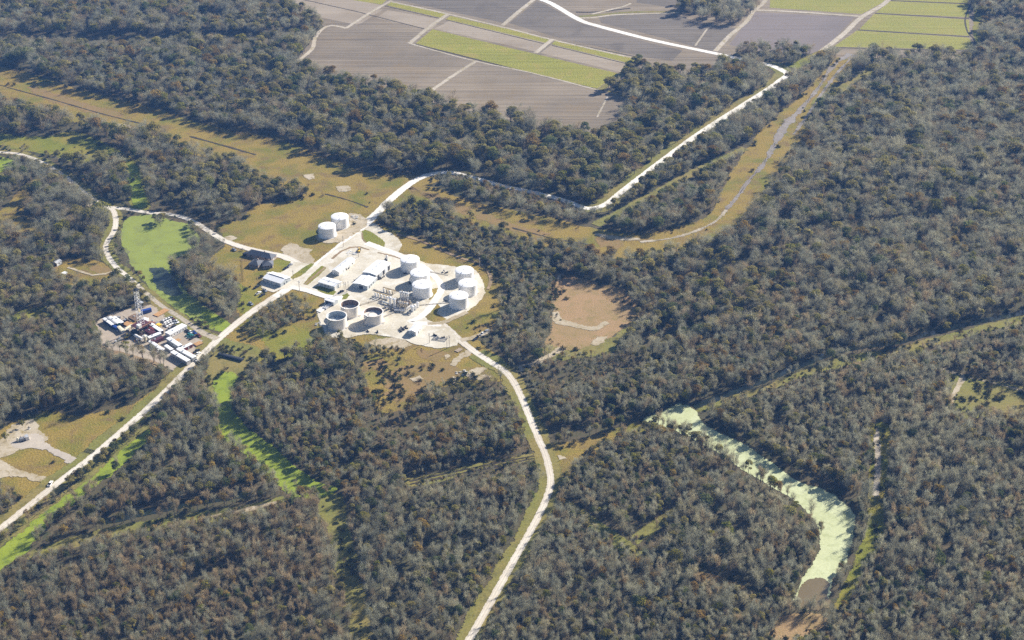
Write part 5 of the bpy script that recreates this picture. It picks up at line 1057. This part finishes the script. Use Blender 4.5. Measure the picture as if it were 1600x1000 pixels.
trailer('blue_container', 'bright blue container at the back of the rig site', (222, 491.8), (237.5, 488), 2.8, 3.0, 'blue_paint', 'blue_paint', 'containers', 'container', windows=0, doors=0, over=0.0)
trailer('blue_unit', 'small blue pump unit at the end of the four long tanks', (176, 513.5), (183, 517.5), 2.4, 2.4, 'blue_paint', 'blue_paint', 'containers', 'container', windows=0, doors=0)
trailer('beige_trough', 'long beige trough pointing at the derrick base', (192.5, 521.5), (208.5, 511.5), 2.4, 2.0, 'cream_paint', 'beige_paint', 'mud tanks', 'mud tank', windows=0, doors=0)
trailer('white_tank_unit', 'short pale tank unit left of the beige trough', (183.5, 515.5), (190.5, 522.5), 2.6, 2.8, 'cream_paint', 'white_wall', 'mud tanks', 'mud tank', windows=0, doors=0)
trailer('yellow_box', 'small yellow skid box behind the mud tank', (243.5, 510.8), (249, 512.8), 3.0, 2.0, 'yellow_paint', 'ochre_paint', 'containers', 'container', windows=0, doors=0)
trailer('white_box', 'white box unit at the foot of the derrick on its right side', (222.5, 503.8), (229.5, 505.2), 3.4, 2.8, 'white_roof', 'white_wall', 'containers', 'container', windows=0, doors=1)
trailer('red_engine', 'dark red engine house beside the derrick floor', (226, 520.5), (238, 526.5), 4.5, 2.6, 'maroon_paint', 'red_paint', 'engine units', 'engine', windows=0, doors=0)
trailer('red_engine', 'smaller dark red engine behind the cream silo', (232, 517), (240, 521), 2.4, 3.0, 'red_paint', 'maroon_paint', 'engine units', 'engine', windows=0, doors=0)
trailer('dark_unit', 'dark brown flat machinery deck behind the derrick', (200.5, 500), (212.5, 506.2), 7.0, 2.6, 'brown_wood', 'dark_steel', 'engine units', 'engine', windows=0, doors=0)
trailer('dark_unit', 'black machinery unit between the beige trough and white cylinder', (205, 521), (214, 525.5), 3.4, 2.4, 'dark_steel', 'black_paint', 'engine units', 'engine', windows=0, doors=0)
hvessel('cylinder_tank', 'white horizontal cylinder tank left of the cream silo', (211, 527.0), (222.5, 533.5), 2.4, 'tank_white', None, 'cylinder tank')
vessel('cream_silo', 'upright cream silo in front of the red engines', (227.5, 534.5), 2.4, 6.0, 'cream_paint', 'cream_paint', cat='silo')
rack('pipe_rack', 'rack of brown drill pipe beside the derrick ramp', (214.5, 519.5), (224, 525.5), 8, 1.1, 0.4, ['brown_wood', 'red_paint', 'grey_steel'])
rack('pipe_rack', 'rack of black pipe at the front edge of the rig site', (211.5, 540.5), (223, 535.5), 5, 0.9, 0.4, ['black_paint', 'dark_steel'])
rack('pipe_rack', 'thin boom rack behind the four long tanks', (192.5, 497.5), (205, 506), 2, 2.0, 0.5, ['dark_steel', 'beige_paint'])
def mats(label, p, q, w, h, mat, n):
    o, rz, L = frame(p, q); t = thing('timber_mat', label, 'timber mat', o, rz, 'timber mats')
    for x in (0.3, L/2, L-0.7): MB().box(x, x+0.4, 0, w, 0, h-0.18).part('bearer', 'brown_wood', t)
    pw = w/n
    for k in range(n): e = random.uniform(0, 0.05); MB().box(random.uniform(0, .15), L-random.uniform(0, .15), k*pw+0.03, (k+1)*pw-0.03, h-0.18, h+e).part('plank', mat, t)
mats('orange brown timber deck beside the blue container', (239, 493), (247, 496), 12.5, 0.7, 'orange_wood', 10)
mats('rust coloured deck with a white spot, left of the derrick', (191, 508.5), (201, 513), 7.5, 1.6, 'orange_wood', 8)
mats('brown timber mat stack at the right end of the rig site', (302, 538.5), (307.5, 542.2), 6.0, 1.0, 'orange_wood', 8)
mats('faded timber mat lying on the dirt beside the largest unit', (270.5, 533.0), (276, 535.5), 5, 0.3, 'orange_wood', 6)
mats('grey brown mat pallet by the exit road south of the plant', (710, 548.6), (716, 551.2), 5.5, 0.5, 'weathered_wood', 6)
# ------------------------------------------------------------------ pickups and machines
def pickup_proto(paint):
    t = thing('pickup_truck', '', 'pickup truck', (0, 0, 0)); L = 5.7
    V = []; prof = [(-2.85, 0.45), (2.75, 0.45), (2.85, 0.75), (2.75, 1.05), (1.3, 1.15), (-0.8, 1.15), (-2.85, 1.15)]
    m = MB(); n = len(prof); m.add([(x, s*0.95, z) for s in (-1, 1) for x, z in prof], [tuple(range(n)), tuple(reversed(range(n, 2*n)))]+[(i, (i+1) % n, n+(i+1) % n, n+i)[::-1] for i in range(n)])
    b = m.part('body', paint, t)
    MB().box(-2.7, -0.95, -0.75, 0.75, 1.151, 1.16).part('bed', 'dark_steel', b)
    MB().add([(1.25, -0.85, 1.15), (1.25, 0.85, 1.15), (-0.85, 0.85, 1.15), (-0.85, -0.85, 1.15), (0.55, -0.7, 1.8), (0.55, 0.7, 1.8), (-0.7, 0.7, 1.8), (-0.7, -0.7, 1.8)], [(0, 1, 5, 4), (1, 2, 6, 5), (2, 3, 7, 6), (3, 0, 4, 7)]).part('windows', 'dark_glass', t)
    MB().box(-0.75, 0.6, -0.74, 0.74, 1.8, 1.88, 0.05).part('cab_roof', paint, t)
    for x in (-1.75, 1.8):
        for s in (-1, 1): MB().tube([(x, s*0.72, 0.4), (x, s*0.98, 0.4)], 0.4, 12).part('wheel', 'rubber', t)
    for s in (-1, 1): MB().box(2.70, 2.84, s*0.65-0.18, s*0.65+0.18, 0.72, 0.92).part('headlight', 'galv_steel', t)
    return t
PK = {c: None for c in ('tank_white', 'black_paint', 'teal_paint', 'red_paint', 'silver_paint', 'blue_paint')}
def pickup(px, rz, col, label, group='parked pickup trucks'):
    if PK[col] is None:
        t = pickup_proto(col); t.location = G(*px); t.rotation_euler = (0, 0, rz); t['label'] = label; t['group'] = group; PK[col] = t
    else: dup(PK[col], label, G(*px), rz, None, group)
A = yaw((255, 505), (268, 498)); B = yaw((255, 498), (266, 507))
ORD = ('first', 'second', 'third', 'fourth', 'fifth', 'sixth', 'seventh', 'eighth')
for k, (px, c) in enumerate((((256, 503.5), 'tank_white'), ((260, 501.5), 'tank_white'), ((264.5, 499.5), 'tank_white'), ((268.5, 498), 'silver_paint'), ((272, 500.5), 'maroon_paint' if 0 else 'red_paint'))):
    pickup(px, B+0.1*random.random(), c, '%s truck from the left in the rear row of the rig car park' % ORD[k])
for k, (px, c) in enumerate((((259.5, 509.5), 'tank_white'), ((264, 507), 'tank_white'), ((268, 505), 'tank_white'), ((272.5, 504.5), 'silver_paint'), ((276.5, 503.5), 'tank_white'))):
    pickup(px, B+0.1*random.random(), c, '%s truck from the left in the front row of the rig car park' % ORD[k])
for k, (px, c) in enumerate((((265.5, 514.5), 'silver_paint'), ((270.5, 511.8), 'black_paint'))): pickup(px, A, c, '%s dark truck close behind the largest white roofed unit' % ORD[k])
for k, (px, c) in enumerate((((293.5, 518.5), 'black_paint'), ((298, 520), 'tank_white'), ((304, 520.5), 'blue_paint'), ((311, 525.5), 'red_paint'))): pickup(px, B, c, ('black truck at the right end of the largest unit', 'white truck between black and blue ones', 'blue truck right of the white one', 'red truck nearest the site entrance')[k])
for k, (px, c) in enumerate((((295, 524), 'teal_paint'), ((298, 526.5), 'teal_paint'), ((301, 529), 'black_paint'))): pickup(px, A, c, '%s of three dark trucks in a rank right of the largest unit' % ORD[k])
for k, (px, c, r) in enumerate((((307.5, 549.5), 'black_paint', A), ((309, 554), 'tank_white', A), ((306, 563.5), 'tank_white', B), ((301, 556), 'red_paint', B))): pickup(px, r, c, ('black truck beside the mat stack near the road', 'white truck below the black one near the road', 'white truck at the road end of the long trailers', 'red truck behind the long trailers')[k])
for k, (px, c) in enumerate((((248, 549.5), 'tank_white'), ((251, 551), 'black_paint'))): pickup(px, A, c, ('white truck at the front edge of the rig site', 'black truck at the front edge of the rig site')[k])
for px, c, r, lb in (((401, 449.5), 'black_paint', A, 'black truck on the lawn edge left of the office'), ((404, 459), 'tank_white', A, 'white truck on gravel in front of the office'), ((410, 462), 'black_paint', A, 'black truck beside the white one in front of the office'), ((414, 454.8), 'silver_paint', B, 'silver truck near the office front wall'), ((392, 475.5), 'silver_paint', B, 'silver truck parked alone on grass beside the road'), ((447, 420), 'black_paint', A, 'black truck on the gravel drive below the houses'), ((453, 415.5), 'silver_paint', A, 'silver truck at the top of the gravel drive'), ((754, 522.3), 'tank_white', A, 'white truck on the sandy spur road south of the tanks'), ((759, 519), 'silver_paint', A, 'silver truck ahead of the white one on the sandy spur road'), ((533, 457), 'black_paint', A, 'black truck by the workshop corner'), ((449, 440.5), 'black_paint', A, 'black truck at the office gable end'), ((366, 391), 'silver_paint', B, 'silver truck on the lawn left of the houses'), ((79, 757), 'tank_white', yaw((76, 762), (82, 752)), 'white truck at the end of the sandy track near the bottom left')):
    pickup(px, r, c, lb, 'vehicles around the plant')
def loader(label, px, rz, s=1.0):
    t = thing('wheel_loader', label, 'loader', G(*px), rz, 'yellow machines'); t.scale = (s, s, s)
    MB().box(-2.6, 0.4, -0.9, 0.9, 0.8, 2.0, 0.1).part('body', 'yellow_paint', t)
    c = MB().box(-0.6, 0.8, -0.75, 0.75, 2.0, 3.3, 0.12).part('cab', 'dark_glass', t); MB().box(-0.6, 0.8, -0.75, 0.75, 3.3, 3.42).part('cab_roof', 'yellow_paint', c)
    MB().tube([(0.6, 0.5, 1.4), (2.2, 0.5, 1.9), (3.4, 0.5, 0.8)], 0.18, 6).part('arm', 'yellow_paint', t); MB().tube([(0.6, -0.5, 1.4), (2.2, -0.5, 1.9), (3.4, -0.5, 0.8)], 0.18, 6).part('arm', 'yellow_paint', t)
    MB().box(3.2, 4.2, -1.3, 1.3, 0.2, 1.2, 0.15).part('bucket', 'dark_steel', t)
    for x in (-1.9, 1.2):
        for y in (-1, 1): MB().tube([(x, y*0.8, 0.75), (x, y*1.25, 0.75)], 0.75, 14).part('wheel', 'rubber', t)
loader('yellow loader at the front edge of the rig site', (199.5, 528), A)
loader('yellow and black loader in the dirt arc by the road junction', (561, 393), A+0.6)
# small pieces of equipment
def skid(name, label, px, rz, cat, parts, group=None):
    t = thing(name, label, cat, G(*px), rz, group)
    for nm, mt, f in parts: f(MB()).part(nm, mt, t)
    return t
skid('compressor', 'grey compressor and tanks on the sandy clearing at the left edge', (36, 688), 0.5, 'compressor', [
    ('frame', 'dark_steel', lambda m: m.box(-4, 4, -2, 2, 0, 0.3)), ('engine', 'grey_steel', lambda m: m.box(-2.2, 1.2, -1.3, 1.3, 0.3, 2.2, 0.2)), ('cooler', 'galv_steel', lambda m: m.box(1.6, 3.8, -1.8, 1.8, 0.3, 2.8)), ('scrubber', 'cream_paint', lambda m: m.lathe([(0.6, 0.3), (0.6, 2.6), (0.3, 2.9)], 12, -3.2, 0.8)), ('exhaust_pipe', 'dark_steel', lambda m: m.tube([(-1, 0, 2.2), (-1, 0, 3.6)], 0.2, 8))])
skid('valve_tree', 'small dark valve tree north of the compressor on the sandy clearing', (45.5, 670.5), 0.2, 'wellhead', [('base', 'concrete', lambda m: m.box(-1, 1, -1, 1, 0, 0.3)), ('stack', 'dark_steel', lambda m: m.lathe([(0.3, 0.3), (0.3, 1.0), (0.5, 1.0), (0.5, 1.3), (0.25, 1.3), (0.25, 2.2)], 10)), ('arm', 'dark_steel', lambda m: m.tube([(-1.2, 0, 1.2), (1.2, 0, 1.2)], 0.18, 8))])
skid('oil_drum_tank', 'round cream tank beside the grey compressor at the left edge', (29, 689.5), 0, 'tank', [('shell', 'cream_paint', lambda m: m.lathe([(1.2, 0), (1.2, 1.6), (0.2, 1.9)], 16)), ('hatch', 'galv_steel', lambda m: m.lathe([(0.3, 1.7), (0.3, 2.1)], 10))])
o, rz, L = frame((132, 705.5), (145, 708.8)); t = thing('cattle_guard', 'two dark pipe rails lying beside the road at the sandy track', 'cattle guard', o, rz)
for y in (0, 2.6): MB().tube([(0, y, 0.7), (L, y, 0.7)], 0.22, 8).part('rail', 'dark_steel', t)
for x in np.linspace(0.3, L-0.3, 5): MB().box(x-0.12, x+0.12, -0.1, 2.7, 0.2, 0.45).part('cross_bar', 'dark_steel', t); MB().box(x-0.1, x+0.1, -0.1, 0.1, 0, 0.7).part('post', 'dark_steel', t); MB().box(x-0.1, x+0.1, 2.5, 2.7, 0, 0.7).part('post', 'dark_steel', t)
# black covered barge by the road
o, rz, L = frame((340.5, 556.5), (376.5, 566)); t = thing('black_barge', 'long black barge lying in the creek beside the gravel road', 'barge', o, rz)
m = MB(); m.add([(0, 0.6, 0), (L, 0.6, 0), (L, 3.4, 0), (0, 3.4, 0), (-0.6, 0, 1.2), (L+0.6, 0, 1.2), (L+0.6, 4.0, 1.2), (-0.6, 4.0, 1.2)], [(0, 3, 2, 1), (0, 1, 5, 4), (1, 2, 6, 5), (2, 3, 7, 6), (3, 0, 4, 7)]); m.part('hull', 'black_paint', t)
MB().add([(-0.6+0.0, y, z) for y, z in ((0.1, 1.2), (1.0, 1.75), (2.0, 1.9), (3.0, 1.75), (3.9, 1.2))]+[(L+0.6, y, z) for y, z in ((0.1, 1.2), (1.0, 1.75), (2.0, 1.9), (3.0, 1.75), (3.9, 1.2))], [(i, i+5, i+6, i+1)[::-1] for i in range(4)]+[(0, 1, 2, 3, 4), (9, 8, 7, 6, 5)]).part('cover', 'dark_steel', t)
for k in range(5): MB().tube([(L*(k+0.5)/5, 0.0, 1.25), (L*(k+0.5)/5, 2.0, 2.0), (L*(k+0.5)/5, 4.0, 1.25)], 0.08, 5).part('rib', 'black_paint', t)
skid('dark_trailer', 'dark tipped trailer on the sandy spur road behind the white truck', (743.5, 530), A, 'trailer', [('bed', 'black_paint', lambda m: m.box(-2.6, 2.6, -1.1, 1.1, 0.7, 1.0)), ('tailgate', 'brown_wood', lambda m: m.box(2.4, 2.6, -1.1, 1.1, 1.0, 2.4)), ('wheel', 'rubber', lambda m: m.tube([(-0.5, -1.2, 0.45), (-0.5, 1.2, 0.45)], 0.45, 12)), ('drawbar', 'dark_steel', lambda m: m.tube([(-2.6, 0, 0.8), (-4.0, 0, 0.6)], 0.1, 6))])
# lumber and rubble
def rubble(label, px, r, n, mat):
    t = thing('rubble_pile', label, 'rubble pile', G(*px), 0, 'rubble piles'); g0 = np.random.default_rng(int(px[0]))
    for k in range(n):
        a, d = g0.uniform(0, 6.28), r*math.sqrt(g0.random()); x, y, s = d*math.cos(a), d*math.sin(a)*1.0, g0.uniform(0.5, 1.3)
        m = MB().box(x-s, x+s, y-s*g0.uniform(.3, .9), y+s*0.6, 0, s*g0.uniform(0.4, 0.9), s*0.25); m.part('chunk', mat, t)
rubble('white rubble heap between the rear pair tank and the road', (556, 341), 6.5, 26, 'concrete')
rubble('scrap heap in the dirt arc beside the loader', (549, 396), 5.0, 16, 'white_wall')
rubble('pale rubble at the pad edge below the front open tank', (500, 507), 3.5, 10, 'concrete')
rubble('broken concrete by the shrubs right of the tan clearing path', (722, 583), 4.5, 12, 'concrete')
skid('dark_trailer', 'small dark trailer parked at the top of the lawn', (384, 398.5), A, 'trailer', [('body', 'black_paint', lambda m: m.box(-2.5, 2.5, -1.2, 1.2, 0.6, 2.4, 0.1)), ('wheel', 'rubber', lambda m: m.tube([(0, -1.25, 0.4), (0, 1.25, 0.4)], 0.4, 10)), ('hitch', 'dark_steel', lambda m: m.tube([(2.5, 0, 0.7), (3.6, 0, 0.5)], 0.08, 6))])

# loose gear round the derrick: crates, drums and hose baskets
gear = {}
for k in range(34):
    px = (random.uniform(176, 250), random.uniform(497, 536)); kind_ = ('crate', 'drum', 'hose_basket')[k % 3]
    lb = {'crate': 'small dark crate among the machinery round the derrick', 'drum': 'small steel drum among the machinery round the derrick', 'hose_basket': 'small rusty basket of hose among the machinery round the derrick'}[kind_]
    if kind_ not in gear:
        t = thing(kind_, lb, {'crate': 'crate', 'drum': 'drum', 'hose_basket': 'basket'}[kind_], G(*px), random.uniform(0, 3), 'loose %s gear' % kind_.replace('_', ' '))
        if kind_ == 'crate': MB().box(-1.2, 1.2, -0.8, 0.8, 0.15, 1.5).part('box', 'dark_steel', t); MB().box(-1.25, 1.25, -0.85, 0.85, 1.5, 1.62).part('lid', 'grey_steel', t); MB().box(-1.2, 1.2, -0.6, 0.6, 0, 0.15).part('skid', 'brown_wood', t)
        elif kind_ == 'drum': MB().lathe([(0.7, 0), (0.75, 0.1), (0.7, 0.8), (0.75, 0.85), (0.7, 1.5), (0.1, 1.55)], 14).part('shell', 'galv_steel', t); MB().lathe([(0.12, 1.5), (0.12, 1.7)], 8, 0.4, 0).part('cap', 'dark_steel', t)
        else: MB().box(-1.5, 1.5, -1.0, 1.0, 0, 0.2).part('base', 'brown_wood', t); m = MB(); [m.tube([(1.1*math.cos(a)*(1+0.02*a), 0.7*math.sin(a), 0.3+0.03*a), (1.1*math.cos(a+0.7), 0.7*math.sin(a+0.7), 0.32+0.03*a)], 0.12, 5) for a in np.arange(0, 19, 0.7)]; m.part('hose', 'orange_wood', t)
        gear[kind_] = t
    else: dup(gear[kind_], lb, G(*px), random.uniform(0, 3), random.uniform(0.8, 1.2), 'loose %s gear' % kind_.replace('_', ' '))
# ------------------------------------------------------------------ haze: one closed box of air round everything
m, nn, ll = newmat('haze_air'); out = nn.new('ShaderNodeOutputMaterial'); pv = nn.new('ShaderNodeVolumePrincipled')
pv.inputs['Color'].default_value = (0.18, 0.42, 1.0, 1); pv.inputs['Density'].default_value = 0.000072; pv.inputs['Anisotropy'].default_value = 0.0
ll.new(pv.outputs[0], out.inputs['Volume'])
hz = MB().box(-12100, 12100, -4100, 16100, -1.5, 560).part('haze', 'haze_air'); tag(hz, 'stuff')
